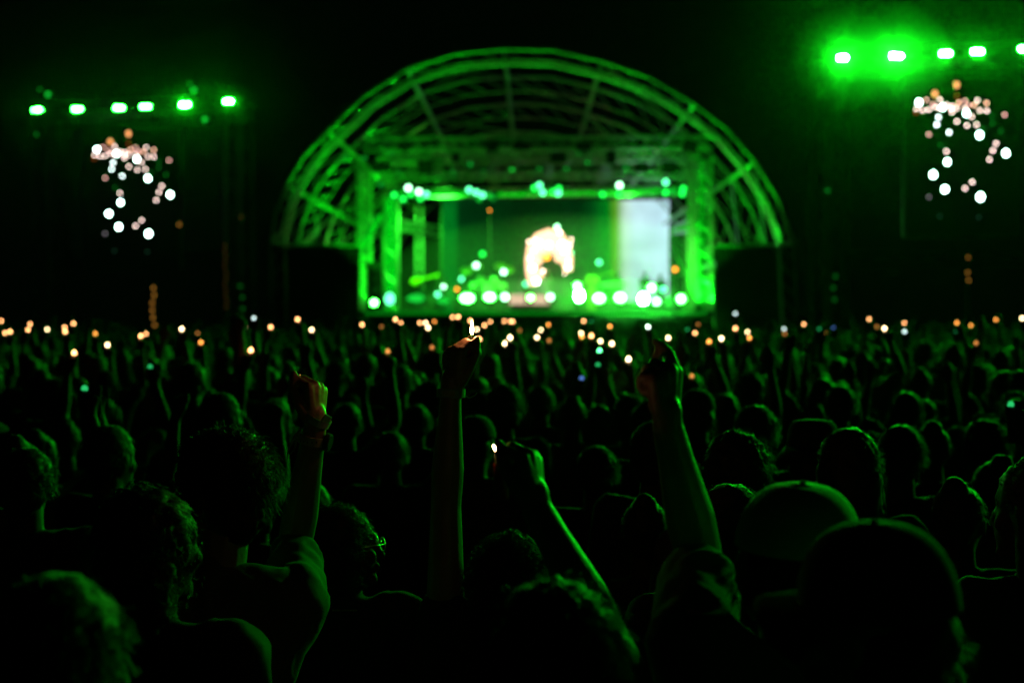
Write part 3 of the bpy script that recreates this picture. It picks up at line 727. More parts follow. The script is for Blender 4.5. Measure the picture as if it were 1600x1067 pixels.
def make_lighter(k=1.0, fm='f_cream', fr=0.013, fh=0.05, bm_='lighter_red', lean=(0, 0)):
    """origin at the base of the flame"""
    t = empty("lighter", (0, 0, 0))
    b = MB(); n = 20; vs = []
    for z, q in ((-0.075, .9), (-0.073, 1), (-0.018, 1), (-0.016, .93)):
        vs += [Vector((0.0125 * q * math.cos(2 * math.pi * i / n), 0.0075 * q * math.sin(2 * math.pi * i / n), z)) for i in range(n)]
    b.add(vs, [(j * n + i, j * n + (i + 1) % n, (j + 1) * n + (i + 1) % n, (j + 1) * n + i) for j in range(3) for i in range(n)] + [tuple(range(n - 1, -1, -1)), tuple(range(3 * n, 4 * n))])
    b.build("case", M[bm_], t, smooth=True)
    b = MB(); b.box((0.003, 0, -0.011), (0.015, 0.012, 0.012), bevel=0.001); b.tube((-0.006, -0.0045, -0.006), (-0.006, 0.0045, -0.006), 0.0045, n=14); b.build("metal_head", M['metal'], t)
    b = MB(); flame_shape(b, fr, fh, lean); b.build("flame", M[fm], t, smooth=True)
    return t

def make_phone(tm='t_white'):
    t = empty("phone", (0, 0, 0))
    b = MB(); b.box((0.025, 0, -0.06), (0.072, 0.008, 0.148), bevel=0.003); b.build("case", M['black_plastic'], t)
    b = MB(); b.disc((0, -0.0055, 0), 0.013, n=12); b.build("torch", M[tm], t)
    return t

def tag_tree(root, label, cat, group=None):
    tag(root, label, cat, group)

# ------------------------------------------------------------------ crowd prototypes
def raised(k, el, wr, hz=(0, 0, 1), pal=(0, 1, 0), S=None, **kw):
    p = Vector(pal).normalized(); z = Vector(hz).normalized()
    x = p.cross(z) if k < 0 else z.cross(p)
    d = dict(sh=S or (0.170 * k, 0.0, 1.465), el=el, wr=wr, hz=hz, th=tuple(x), side=1 if k < 0 else -1)
    d.update(kw); return d
FAR = (0, -60, -60)
PR = {}
def proto(name, spec, seed):
    root, info = make_person(spec, seed=seed, voxel=0.0125)
    PR[name] = [root, info, spec]
grip = dict(curl=(1.25, 1.35, 0.7), thumb='up')
proto('short', dict(hair='short', shirt='black_cloth', strands=1500), 1)
proto('fluffy', dict(hair='fluffy', shirt='grey_cloth', strands=1100), 2)
proto('long', dict(hair='long', shirt='navy_cloth', strands=800, hairmat='hair_brown', yaw=0.3), 3)
proto('bun', dict(hair='bun', shirt='black_cloth', strands=600, yaw=-0.35), 4)
proto('cap', dict(hair='under_cap', cap='navy_cloth', shirt='grey_cloth', strands=300, yaw=0.15), 5)
proto('hat', dict(hair='under_cap', cap='grey_cloth', bucket=True, shirt='black_cloth', strands=300, yaw=-0.1), 12)
proto('mop', dict(hair='curly', shirt='navy_cloth', strands=1200, hairmat='hair_brown', yaw=0.5, h=1.70), 13)
proto('curly', dict(hair='curly', shirt='black_cloth', strands=700, yaw=-0.2), 6)
proto('short_up', dict(hair='short', shirt='grey_cloth', strands=500, R=raised(1, (0.27, 0.10, 1.64), (0.245, 0.12, 1.90), (0.02, 0.05, 1), (-0.5, 0.8, 0), **grip)), 7)
proto('long_up', dict(hair='long', shirt='black_cloth', strands=500, hairmat='hair_brown', L=raised(-1, (-0.24, 0.12, 1.66), (-0.20, 0.10, 1.92), (0.04, 0.0, 1), (0.6, 0.7, 0), **grip)), 8)
proto('bun_up', dict(hair='bun', shirt='pale_cloth', strands=400, R=raised(1, (0.30, 0.14, 1.58), (0.22, 0.20, 1.82), (-0.1, 0.05, 1), (-0.3, 0.9, 0), **grip)), 9)
proto('both_up', dict(hair='short', shirt='black_cloth', strands=400, hairmat='hair_brown', R=raised(1, (0.33, 0.08, 1.62), (0.30, 0.10, 1.88), (-0.05, 0.1, 1), (0, 1, 0), curl=(0.25, 0.3, 0.2), thumb='out'),
      L=raised(-1, (-0.33, 0.08, 1.62), (-0.27, 0.10, 1.88), (0.08, 0.1, 1), (0, 1, 0), curl=(0.2, 0.25, 0.2), thumb='out')), 10)
FLAME_AT = {}
for nm, side in (('short_up', 'R'), ('long_up', 'L'), ('bun_up', 'R')):
    FLAME_AT[nm] = PR[nm][1][side](0.016, 0.032, 0.118)
for v in PR.values():                                     # children tables for fast copying
    r = v[0]; TREE[r.name] = list(r.children)
    for c in r.children: TREE[c.name] = list(c.children)
SHIRTS = {'short': 'black', 'fluffy': 'grey', 'long': 'navy', 'bun': 'black', 'cap': 'grey', 'curly': 'black', 'hat': 'black', 'mop': 'navy', 'short_up': 'grey', 'long_up': 'black', 'bun_up': 'pale', 'both_up': 'black'}
HAIRW = {'short': 'short hair', 'fluffy': 'fluffy hair', 'long': 'long hair', 'bun': 'a hair bun', 'cap': 'a cap', 'curly': 'curly hair', 'hat': 'a round hat', 'mop': 'brown curls', 'short_up': 'short hair', 'long_up': 'long hair', 'bun_up': 'a hair bun', 'both_up': 'short hair'}
used = set(); crowd_n = 0; spots = []
def put(kind, x, y, s, rz, label, group):
    global crowd_n
    r = PR[kind][0]
    if kind not in used: used.add(kind); o = r
    else: o = copy_tree(r)
    o.location = (x, y, 0); o.scale = (s * (0.95 + 0.1 * ((crowd_n * 7) % 10) / 10), s, s); o.rotation_euler = (0, 0, rz)
    tag(o, label, "person", group); crowd_n += 1; spots.append((x, y))
    return o
def region(px):
    for lim, ph in ((130, "under the outer left floodlights"), (290, "under the left video screen"), (420, "under the left tower's mast"), (560, "before the dome's left foot"), (690, "before the bright green column"), (800, "before the drum kit"),
                    (905, "before the glowing bulb arch"), (1045, "before the white blinders"), (1160, "before the pale panel's column"), (1270, "before the dome's right foot"), (1420, "under the hottest floodlights")):
        if px < lim: return ph
    return "under the right video screen"
def pxof(x, y): return 800 + x / y * FPX
def depthw(y): return "front rows" if y < 7 else "middle rows" if y < 11 else "back rows"
POSE = {'short_up': 'right arm up', 'long_up': 'left arm up', 'bun_up': 'right arm up', 'both_up': 'both arms up'}
def crowd_label(kind, x, y):
    pose = POSE.get(kind)
    return f"{SHIRTS[kind]}-clad person with {HAIRW[kind]}{', ' + pose if pose else ''}, {depthw(y)}, {region(pxof(x, y))}"
GC = "crowd watching the stage"

# ------------------------------------------------------------------ heads close enough to be told apart
NEAR = [  # px, top py, metres, prototype, turn, label
    (1150, 672, 4.0, 'fluffy', 0.0, "person with wide fluffy green-rimmed hair behind the raised fist's arm"),
    (1138, 744, 3.25, 'short', 0.1, "person with smooth short hair and thin crisp green rim, beside the mesh cap"),
    (1322, 660, 4.2, 'long', -0.1, "long-haired person with bright green parting behind the mesh cap"),
    (1406, 656, 5.0, 'short', 0.0, "short-haired person between the long-haired head and the paired smaller head"),
    (1456, 657, 5.9, 'bun', 0.2, "smaller head with a bun directly beside the short-haired head"),
    (1540, 655, 5.8, 'fluffy', -0.2, "lone fluffy round head with green rim below the right video screen"),
    (1312, 597, 7.6, 'short', 0.0, "short-haired head with soft green rim above the long-haired head"),
    (1415, 608, 8.2, 'short', 0.2, "short-haired head rising over the paired heads"),
    (932, 690, 5.4, 'short', 0.0, "short-haired person with green rim framed by the two central raised arms"),
    (985, 617, 7.4, 'fluffy', 0.0, "fluffy head beside the fist with the pointing finger"),
    (610, 668, 6.2, 'short', 0.1, "rounded head with soft rim between watch fist and lighter arm"),
    (650, 628, 7.8, 'short', 0.0, "head peeping over the rounded one beside the lighter arm"),
    (787, 600, 7.2, 'fluffy', 0.1, "fluffy head with bright rim right beside the wristband of the lighter arm"),
    (845, 598, 8.6, 'short', -0.1, "short-haired head beside the fluffy one, below the cream panel"),
    (1088, 650, 8.2, 'short', 0.3, "small bright-topped head just behind the pointing fist's forearm"),
    (353, 632, 7.6, 'short', 0.0, "head with pale green rim above the profile face's hair"),
    (170, 656, 5.0, 'short', -0.5, "short-haired head with brightly lit green ear below the left video screen"),
    (235, 738, 2.75, 'curly', -0.3, "large dark curly head in front of the lit-ear head"),
    (84, 874, 1.8, 'short', 0.0, "huge blurred dark head at the picture's lower left corner"),
    (1625, 700, 3.2, 'long', 0.4, "long-haired person cut by the picture's right edge"),
    (1500, 745, 4.0, 'bun', -0.2, "dark person with a bun below the lone fluffy head"),
    (40, 690, 4.3, 'short', 0.2, "dim short-haired person at the picture's left edge"),
    (480, 745, 5.0, 'long', 0.0, "dim long-haired person just behind the watch arm"),
    (1010, 770, 4.2, 'bun', 0.2, "dim person with a bun between fist arms, shoulder catching a green line"),
]
for px, py, d, kind, turn, lab in NEAR:
    p = at(px, py, d)
    put(kind, p.x, d, p.z / 1.768, turn, lab, None)
    for k in ("group",):
        o_ = None

# ------------------------------------------------------------------ heroes
def hero(px, top, d, spec, lab, seed, arm=None):
    """arm: (side, shoulder lift, elbow(px,py,d), wrist(px,py,d), hz, palm, extras)"""
    p = at(px, top, d); h = p.z / 1.765 * 1.75
    loc = Vector((p.x, d, 0)); s = h / 1.75
    spec = dict(spec); spec['h'] = h
    if arm:
        nm, lift, el, wr, hz, pal, kw = arm
        k = 1 if nm == 'R' else -1
        S = Vector((0.170 * k * s, 0.0, (1.43 + lift) * s)); E = at(*el) - loc; W = at(*wr) - loc
        spec[nm] = raised(k, tuple(E), tuple(W), hz, pal, tuple(S), **kw)
        print("HERO", lab[:30], "h %.2f upper %.2f fore %.2f" % (h, (E - S).length, (W - E).length))
    return make_person(spec, lab, None, loc, 0, voxel=0.0048, hero=True, seed=seed)

def hold(P, lab, fm, off=(0.012, 0.034, 0.122), fr=0.0042, fh=0.03, root=None, lean=(0, 0), bm_='lighter_red'):
    t = make_lighter(1, fm, fr, fh, bm_, lean)
    t.location = Vector(root.location) + P(*off)
    tag(t, lab, "lighter"); return t

# the fist with watch and wristbands
r1, i1 = hero(338, 672, 3.15, dict(hair='fluffy', shirt='pale_cloth', strands=3200, yaw=1.15, sleeve=0.85, hairmat='hair_brown'),
     "person in loose short-sleeved shirt raising fist with watch and wristbands, face in profile", 21,
     ('R', -0.04, (458, 866, 3.40), (493, 664, 3.34), (0.03, 0.0, 1), (-0.85, 0.45, 0), dict(curl=(1.2, 1.45, 0.8), thumb='up')))
# the central lighter arm
r2, i2 = hero(800, 822, 3.25, dict(hair='curly', shirt='black_cloth', strands=3000, yaw=-0.2, sleeve=0.08),
     "curly-haired person holding the sharp lit lighter straight up, wristband on wrist", 22,
     ('L', 0.09, (697, 790, 3.28), (705, 608, 3.28), (0.06, 0.0, 1), (0.80, 0.6, 0), dict(curl=(1.0, 1.2, 0.7), thumb='up', hs=1.12)))
# the near bare arm with the blurred flame
r3, i3 = hero(862, 908, 2.0, dict(hair='fluffy', shirt='black_cloth', strands=1500, yaw=0.1, sleeve=0.3),
     "near blurred dark-haired person whose bare forearm slants up to a blurred flame", 23,
     ('R', 0.04, (948, 1000, 2.28), (838, 792, 2.34), (-0.12, 0.0, 1), (-0.9, 0.4, 0), dict(curl=(1.1, 1.3, 0.8), thumb='up')))
# the mesh cap and the pointing fist
r4, i4 = hero(1257, 737, 2.25, dict(hair='under_cap', cap='cap_cloth', cap_back=False, shirt='pale_cloth', strands=600, yaw=-0.9, tilt=0.1, sleeve=0.72),
     "person in dusty mesh cap raising a fist with pointing finger in front of the blinders", 24,
     ('L', 0.07, (1094, 876, 2.47), (1043, 664, 2.44), (-0.03, 0.0, 1), (-0.75, 0.65, 0), dict(curl=(1.25, 1.4, 0.8), thumb='up', ind=(0.45, 0.45, 0.3))))
# big brimmed cap
r5, i5 = hero(1362, 806, 1.86, dict(hair='under_cap', cap='grey_cloth', shirt='black_cloth', strands=600, yaw=0.95, tilt=-0.12, rise=0.01),
     "nearest person in large dark round cap with brim, lower right", 25)
# profile with glasses
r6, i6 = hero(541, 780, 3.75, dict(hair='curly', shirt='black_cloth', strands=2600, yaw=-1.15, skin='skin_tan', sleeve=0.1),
     "curly-haired person in glasses and glinting necklace, profile lit green beside the lighter arm", 26)

for r_, i_, ss in ((r1, i1, 1), (r2, i2, 1), (r3, i3, 1), (r4, i4, 1), (r6, i6, 1)):
    H, HR, s = i_['H'], i_['HR'], i_['s']
    for k in (-1, 1):
        b = MB(); b.ell(H(0.031 * k, 0.0815, 0.010), (0.0085 * s, 0.008 * s, 0.0065 * s), HR, 12, 8)
        b.build("eye", M['pale_cloth'], r_, smooth=True)
def ring(mb, c, axis, rx, ry, ph0, ph1, w_, th, xdir, n=28):
    """flat strap round a limb"""
    ax = Vector(axis).normalized(); x = Vector(xdir); x = (x - ax * x.dot(ax)).normalized(); y = ax.cross(x); vs = []
    for i in range(n + 1):
        a = ph0 + (ph1 - ph0) * i / n; d = x * math.cos(a) * rx + y * math.sin(a) * ry; u = (x * math.cos(a) + y * math.sin(a))
        for q, e in ((-1, 0), (1, 0), (1, th), (-1, th)): vs.append(Vector(c) + d + ax * w_ / 2 * q + u * e)
    fs = [(i * 4 + k, i * 4 + (k + 1) % 4, (i + 1) * 4 + (k + 1) % 4, (i + 1) * 4 + k) for i in range(n) for k in range(4)]
    fs += [(0, 3, 2, 1), (n * 4, n * 4 + 1, n * 4 + 2, n * 4 + 3)]
    mb.add(vs, fs)
# watch and wristbands on the fist
W = at(493, 664, 3.34); E = at(458, 866, 3.40); ax = (W - E).normalized()
t = empty("wristwatch", tuple(W.lerp(E, 0.10)), label="round-faced watch with pale perforated strap on the raised fist's wrist", cat="watch")
b = MB(); ring(b, (0, 0, 0), ax, 0.034, 0.033, 0, 2 * math.pi, 0.021, 0.0028, (1, 0, 0)); b.build("strap", M['strap'], t)
b = MB()
for q in range(5):
    a = math.pi * (1.25 + 0.09 * q); b.ell(Vector((1, 0, 0)) * 0.0372 * math.cos(a) + ax.cross(Vector((1, 0, 0))) * 0.0362 * math.sin(a), (0.0018, 0.0018, 0.003), None, 8, 6)
b.build("strap_holes", M['black_plastic'], t)
fx = Vector((0.95, -0.25, 0)); fx = (fx - ax * fx.dot(ax)).normalized()
b = MB(); b.tube(fx * 0.032, fx * 0.043, 0.0215, 0.0205, n=28); b.build("watch_case", M['dark_metal'], t)
b = MB(); b.tube(fx * 0.0432, fx * 0.0445, 0.018, 0.0175, n=28); b.build("glass", M['black_plastic'], t)
t = empty("wristband", tuple(W.lerp(E, -0.05)), label="woven dark festival wristband above the watch", cat="wristband")
b = MB(); ring(b, (0, 0, 0), (ax + Vector((0.35, 0, 0))), 0.034, 0.032, 0, 2 * math.pi, 0.017, 0.0012, (1, 0, 0)); b.build("band", M['band'], t)
b = MB(); b.box(Vector((0.026, -0.022, 0)), (0.022, 0.004, 0.02), Matrix.Rotation(R(35), 3, 'Y') @ Matrix.Rotation(R(40), 3, 'Z'), bevel=0.001); b.build("clasp", M['metal'], t)
b = MB(); b.path([(-0.033, -0.01, -0.02), (-0.045, -0.015, -0.045), (-0.05, -0.01, -0.07), (-0.062, -0.01, -0.085)], [0.0022, 0.003, 0.002, 0.001], 5); b.path([(-0.033, -0.01, -0.02), (-0.050, -0.012, -0.04), (-0.066, -0.01, -0.075), (-0.07, 0, -0.1)], [0.0022, 0.003, 0.002, 0.001], 5); b.build("loose_ends", M['band'], t)
W2 = at(705, 610, 3.28); E2 = at(697, 790, 3.28); ax2 = (W2 - E2).normalized()
t = empty("wristband", tuple(W2.lerp(E2, 0.02)), label="printed cloth wristband below the sharp lit lighter", cat="wristband")
b = MB(); ring(b, (0, 0, 0), ax2, 0.032, 0.0315, 0, 2 * math.pi, 0.020, 0.0012, (1, 0, 0)); b.build("band", M['band'], t)
b = MB(); ring(b, (0, 0, 0), ax2, 0.0334, 0.0329, math.pi * 1.3, math.pi * 1.6, 0.013, 0.0008, (1, 0, 0), 8); b.build("printed_patch", M['strap'], t)
b = MB(); b.path([(0.031, 0, -0.005), (0.042, -0.005, -0.012), (0.055, -0.005, -0.006), (0.06, 0, 0)], [0.0015, .002, .0015, .001], 5); b.build("loose_ends", M['band'], t)
# glasses and necklace
H, HR, s = i6['H'], i6['HR'], i6['s']
t = empty("glasses", (0, 0, 0), label="thin-framed glasses glinting green on the profile face", cat="glasses"); t.location = r6.location
for k in (-1, 1):
    b = MB(); c = H(0.033 * k, 0.100, 0.008); n = 20
    b.path([c + HR @ Vector((0.023 * math.cos(2 * math.pi * i / n), 0, 0.019 * math.sin(2 * math.pi * i / n))) for i in range(n + 1)], 0.0016, 6); b.build("rim", M['metal'], t, smooth=True)
    b = MB(); b.path([H(0.056 * k, 0.098, 0.012), H(0.078 * k, 0.06, 0.014), H(0.084 * k, -0.01, 0.008)], 0.0015, 6); b.build("temple_arm", M['metal'], t, smooth=True)
b = MB(); b.path([H(-0.010, 0.101, 0.01), H(0, 0.108, 0.014), H(0.010, 0.101, 0.01)], 0.0016, 6); b.build("bridge", M['metal'], t, smooth=True)
t = empty("necklace", (0, 0, 0), label="thin glinting chain necklace on the person in glasses", cat="necklace"); t.location = r6.location
V6 = i6['V']
for i in range(34):
    pass
b = MB(); n = 70
for i in range(n):
    a = 2 * math.pi * i / n; p = V6(0.085 * math.sin(a), 0.015 + 0.10 * math.cos(a), 1.455 - 0.045 * (1 + math.cos(a)) * 0.5)
    b.ell(p, (0.0028, 0.0028, 0.0028), None, 6, 4)
b.build("chain", M['brass'], t, smooth=True)
# lighters in the heroes' hands
hold(i2['L'], "sharp lit lighter flame held up by the wristbanded hand, centre", 'hero_flame', (0.010, 0.042, 0.128), 0.0042, 0.034, r2, (0.0, 0))
hold(i3['R'], "blurred lighter with leaning flame in the nearest slanting hand", 'near_flame', (0.010, 0.050, 0.098), 0.0042, 0.014, r3, (-0.012, 0))
hold(i1['R'], "unlit-looking dark lighter gripped in the watch fist", 'f_brown', (0.010, 0.040, 0.112), 0.0012, 0.003, r1, (0, 0), 'black_plastic')

# ------------------------------------------------------------------ lights held up in the crowd
LI = """2,503,o 8,522,o 16,520,o 47,508,o 44,517,o 74,516,c 101,513,o 102,520,o 115,507,o 149,523,d 168,541,c 116,554,o 220,527,o 228,523,o 260,516,o 284,516,c 314,537,d 392,550,o 383,510,c 397,497,g 309,522,b 235,573,G 148,609,B
423,513,o 465,501,o 487,517,c 566,509,o 618,501,o 626,507,o 656,506,o 665,506,c 669,514,c 679,504,d 707,497,o 716,497,o 735,503,o 757,510,o 766,504,o 745,516,c 749,532,o 789,539,c 797,530,c 788,503,o 798,504,o 596,512,b 607,565,T 606,552,b 675,545,b
801,504,o 857,509,d 845,517,c 839,529,c 858,534,b 812,518,b 912,503,o 924,502,G 953,512,d 908,522,c 909,528,d 924,527,o 938,535,c 905,545,o 899,544,B 937,548,T 956,539,c 958,544,d 982,564,c 1012,511,w 1018,521,c 1044,530,c 1030,558,c 1074,515,G 1080,520,d 1086,522,o 1091,508,b 1108,536,d 1106,546,T 1127,531,c 1149,490,g 1149,515,o 1168,520,c 1171,530,d 1081,590,b 934,570,G 909,591,B
1225,514,g 1226,523,b 1256,508,o 1280,514,G 1289,521,b 1302,512,B 1358,500,o 1370,512,b 1382,515,c 1372,524,b 1413,506,o 1413,518,g 1495,506,d 1493,518,G 1517,510,d 1535,505,b 1556,501,d 1597,499,c 1525,538,b 1578,632,G 133,607,G"""
LM = dict(o=('f_orange', 'orange'), c=('f_cream', 'bright cream'), d=('f_dim', 'dim orange'), b=('f_brown', 'faint brown-orange'))
TM = dict(w=('t_white', 'white'), g=('t_grey', 'pale grey'), G=('refl_dimgreen', 'dim green reflected'), T=('refl_green', 'bright green-white reflected'), B=('t_blue', 'small blue'))
LP = {}; tower_far = []
rl = random.Random(11)
def free(x, y, r):
    return all((x - a) ** 2 + (y - b_) ** 2 > r * r for a, b_ in spots)
for tok in LI.split():
    px, py, c = tok.split(','); px = float(px); py = float(py)
    best = None
    for tr_ in range(60):
        kind = rl.choice(('short_up', 'long_up', 'bun_up'))
        f = FLAME_AT[kind]
        Y = rl.uniform(11.5, 17.5) if py < 526 else rl.uniform(9.5, 12.5) if py < 548 else rl.uniform(7.2, 9.5) if py < 600 else rl.uniform(4.8, 6.5)
        p = at(px, py, Y); s = p.z / f.z
        rz = rl.uniform(-0.25, 0.25); off = Matrix.Rotation(rz, 3, 'Z') @ (f * s)
        x, y = p.x - off.x, p.y - off.y
        sc_ = abs(s - 0.98) * 3 + (0 if free(x, y, 0.36) else 1)
        if best is None or sc_ < best[0]: best = (sc_, kind, p, s, rz, x, y)
        if sc_ < 0.25: break
    sc_, kind, p, s, rz, x, y = best
    s = max(0.80, min(1.12, s)); f = FLAME_AT[kind]
    o = put(kind, x, y, s, rz, crowd_label(kind, x, y), GC)
    tip = Vector((x, y, 0)) + Matrix.Rotation(rz, 3, 'Z') @ (f * s)
    tip.z = p.z if abs(tip.z - p.z) > 0.0 else tip.z
    if c in LM:
        m, wd = LM[c]
        if m not in LP: o2 = LP[m] = make_lighter(1, m, 0.0125, 0.026); TREE[o2.name] = list(o2.children)
        else: o2 = copy_tree(LP[m])
        tag(o2, f"{wd} lighter flame held up in the crowd's {depthw(y)}, {region(px)}", "lighter", "lighter flames held up in the crowd")
    else:
        m, wd = TM[c]
        if m not in LP: o2 = LP[m] = make_phone(m); TREE[o2.name] = list(o2.children)
        else: o2 = copy_tree(LP[m])
        tag(o2, f"phone with {wd} light held up, {depthw(y)}, {region(px)}", "phone", "phones held up in the crowd")
    o2.location = tip; o2.rotation_euler = (0, 0, rz)

# blurred raised arms that read on their own
for px, py, d, kind, lab in ((1205, 535, 8.0, 'both_up', "person with two bright green-lit raised arms above the fluffy hair"), (1240, 512, 9.0, 'long_up', "person with dark raised arm cutting the row of flames before the dome's foot"),
                             (287, 600, 5.6, 'long_up', "person raising a green-rimmed finger below the left tower"), (430, 640, 6.0, 'short_up', "person raising a dim arm just before the watch fist"),
                             (565, 592, 8.5, 'both_up', "person with two dim raised hands between watch fist and lighter"), (1480, 560, 9.0, 'both_up', "person with both arms bent overhead below the right video screen"),
                             (1330, 560, 8.8, 'both_up', "person with both dim arms raised above the long-haired head")):
    p = at(px, py, d); f = FLAME_AT.get(kind, PR['both_up'][1]['R'](0, 0, 0.17)); s = max(.85, min(1.12, p.z / (f.z + (0.04 if kind != 'both_up' else 0))))
    put(kind, p.x - f.x * s, d - f.y * s, s, 0, lab, None)

# the rest of the crowd that shows as single people
rc = random.Random(5)
KINDS = ['short'] * 3 + ['fluffy'] * 3 + ['long'] * 4 + ['bun'] * 2 + ['cap'] * 3 + ['curly'] * 2 + ['hat'] * 2 + ['mop'] * 3 + ['short_up', 'both_up', 'long_up', 'bun_up']
hero_xy = [(r.location.x, r.location.y) for r in (r1, r2, r3, r4, r5, r6)]
tries = 0
while crowd_n < 285 and tries < 30000:
    tries += 1
    y = math.sqrt(rc.uniform(4.6 ** 2, 19.0 ** 2)); x = rc.uniform(-0.38, 0.38) * y
    if not free(x, y, 0.46 if y < 8 else 0.42): continue
    kind = rc.choice(KINDS)
    if kind.endswith('_up') and y < 8: kind = 'short'
    s = rc.gauss(0.965, 0.045)
    if y < 7: s = min(s, 0.985)
    put(kind, x, y, max(0.86, min(1.06, s)), rc.uniform(-0.75, 0.75), crowd_label(kind, x, y), GC)
for k_, v in PR.items():
    if k_ not in used: print("UNUSED proto", k_)
print("crowd individuals", crowd_n)

# the far mass of the crowd, up to the stage front: nobody could count it
tm = MB(); rf = random.Random(9)
def far_person(mb, x, y, s, up, rz):
    c, sn = math.cos(rz), math.sin(rz)
    T = lambda a, b_, z: Vector((x + (a * c - b_ * sn) * s, y + (a * sn + b_ * c) * s, z * s))
    mb.ell(T(0, 0, 1.63), (0.085 * s, 0.095 * s, 0.12 * s), None, 8, 6)
    mb.path([T(0, 0, 1.55), T(0, 0, 1.46), T(0, 0, 1.40), T(0, 0, 1.10), T(0, 0, 0.9)], [0.05 * s, 0.07 * s, 0.19 * s, 0.17 * s, 0.17 * s], 7)
    mb.path([T(0.08, 0, 0.9), T(0.1, 0, 0)], [0.08 * s, 0.05 * s], 5); mb.path([T(-0.08, 0, 0.9), T(-0.1, 0, 0)], [0.08 * s, 0.05 * s], 5)
    for k in (-1, 1):
        if up == 2 or up == k: mb.path([T(0.18 * k, 0, 1.42), T(0.27 * k, 0.08, 1.62), T(0.24 * k, 0.1, 1.88), T(0.22 * k, 0.1, 2.03)], [0.055 * s, 0.045 * s, 0.03 * s, 0.045 * s], 6)
        else: mb.path([T(0.19 * k, 0, 1.40), T(0.24 * k, 0, 1.12), T(0.2 * k, 0.1, 0.9)], [0.055 * s, 0.045 * s, 0.03 * s], 5)
n_far = 0
while n_far < 1500:
    y = math.sqrt(rf.uniform(19.2 ** 2, 54.5 ** 2)); x = rf.uniform(-0.40, 0.40) * y
    far_person(tm, x, y, rf.gauss(0.975, 0.04), rf.choice((0, 0, 0, 0, 0, 0, 1, -1)), rf.uniform(-.4, .4)); n_far += 1
tag(tm.build("crowd", M['black_cloth'], smooth=True), "far mass of spectators packed up to the stage front", "crowd", kind="stuff")

# ------------------------------------------------------------------ the band
def performer(px, foot, y, h, spec, lab, seed, rz=math.pi):
    p = at(px, foot, y)
    spec = dict(spec); spec['h'] = h
    root, info = make_person(spec, lab, None, (p.x, y, deck_z), rz, voxel=0.016, seed=seed)
    return root, info
gt = dict(R=dict(sh=(.175, 0, 1.43), el=(.27, .02, 1.17), wr=(.10, .22, 1.10), hz=(-1, .3, 0), th=(0, 0, 1), side=-1, curl=(.5, .6, .4)), L=dict(sh=(-.175, 0, 1.43), el=(-.33, .08, 1.2), wr=(-.46, .26, 1.3), hz=(-.3, .1, 1), th=(0, 1, 0), side=-1, curl=(1, 1, .5)))
performer(655, 478, 60.8, 1.80, dict(hair='long', shirt='black_cloth', **gt), "guitarist with long hair playing a yellow guitar on the stage", 31)
t = empty("guitar", tuple(at(648, 440, 60.5)), label="yellow electric guitar held by the guitarist", cat="guitar")
b = MB(); b.ell((0, 0, 0), (0.20, 0.03, 0.16)); b.ell((0.18, 0, 0.05), (0.15, 0.03, 0.12)); b.build("guitar_body", M['yellow'], t, smooth=True)
b = MB(); b.box((0.55, -0.02, 0.16), (0.72, 0.03, 0.06), Matrix.Rotation(R(-16), 3, 'Y'), bevel=0.005); b.box((0.95, -0.02, 0.275), (0.16, 0.03, 0.10), Matrix.Rotation(R(-16), 3, 'Y'), bevel=0.005); b.build("neck", M['yellow'], t)
performer(855, 478, 61.2, 1.78, dict(hair='long', hairmat='hair_fair', shirt='pale_cloth', L=raised(-1, (-0.2, .22, 1.28), (-.06, .22, 1.48), (0.3, 0, 1), (0, -1, 0), (-.175, 0, 1.43), curl=(1.2, 1.2, .6))), "singer in pale top under the glowing bulb arch", 32)
t = empty("microphone", tuple(at(857, 423, 60.9)), label="microphone held by the singer under the bulb arch", cat="microphone")
b = MB(); b.tube((0, 0, 0), (0, 0, -0.15), 0.016, 0.012, n=10); b.build("handle", M['black_plastic'], t); b = MB(); b.ell((0, 0, 0.02), (0.03, 0.03, 0.035)); b.build("mic_head", M['metal'], t, smooth=True)
performer(925, 470, 61.5, 1.85, dict(hair='short', shirt='orange_cloth', trousers='orange_cloth', **gt), "player in orange clothes beside the blazing lamp stack", 33)
t = empty("guitar", tuple(at(921, 436, 61.2)), label="brown bass guitar held by the orange-clad player", cat="guitar")
b = MB(); b.ell((0, 0, 0), (0.19, 0.03, 0.16)); b.ell((0.17, 0, 0.05), (0.14, 0.03, 0.12)); b.build("guitar_body", M['wood'], t, smooth=True)
b = MB(); b.box((0.6, -0.02, 0.18), (0.85, 0.03, 0.05), Matrix.Rotation(R(-16), 3, 'Y'), bevel=0.005); b.build("neck", M['wood'], t)
performer(765, 455, 64, 1.75, dict(hair='short', shirt='pale_cloth'), "drummer in pale shirt behind the drum kit", 34)
performer(690, 468, 63.5, 1.75, dict(hair='curly', shirt='grey_cloth'), "backing player in grey standing between guitarist and drum kit", 35)
performer(964, 462, 63.5, 1.80, dict(hair='fluffy', shirt='pale_cloth'), "keyboard player in pale shirt before the yellow edge of the screen", 36)
performer(1008, 465, 63.2, 1.80, dict(hair='short', shirt='black_cloth'), "dark-clad player silhouetted against the pale panel", 37)
performer(1032, 465, 64, 1.72, dict(hair='bun', shirt='black_cloth'), "backing singer at the pale panel's outer edge", 38)
for (px, y, py, w_, lab) in ((765, 63.6, 466, 3.2, "dark riser carrying the drum kit"), (985, 63.4, 472, 4.2, "dark riser carrying the keyboard players")):
    p = at(px, py, y); t = empty("riser", (p.x, y, deck_z), label=lab, cat="riser")
    b = MB(); b.box((0, 0.3, (p.z - deck_z) / 2), (w_, 2.4, p.z - deck_z)); b.build("platform", M['stage_black'], t)
p = at(762, 464, 62.9); kit = empty("drum_kit", tuple(p), label="drum kit with pale shells and brass cymbals on its riser", cat="drum kit")
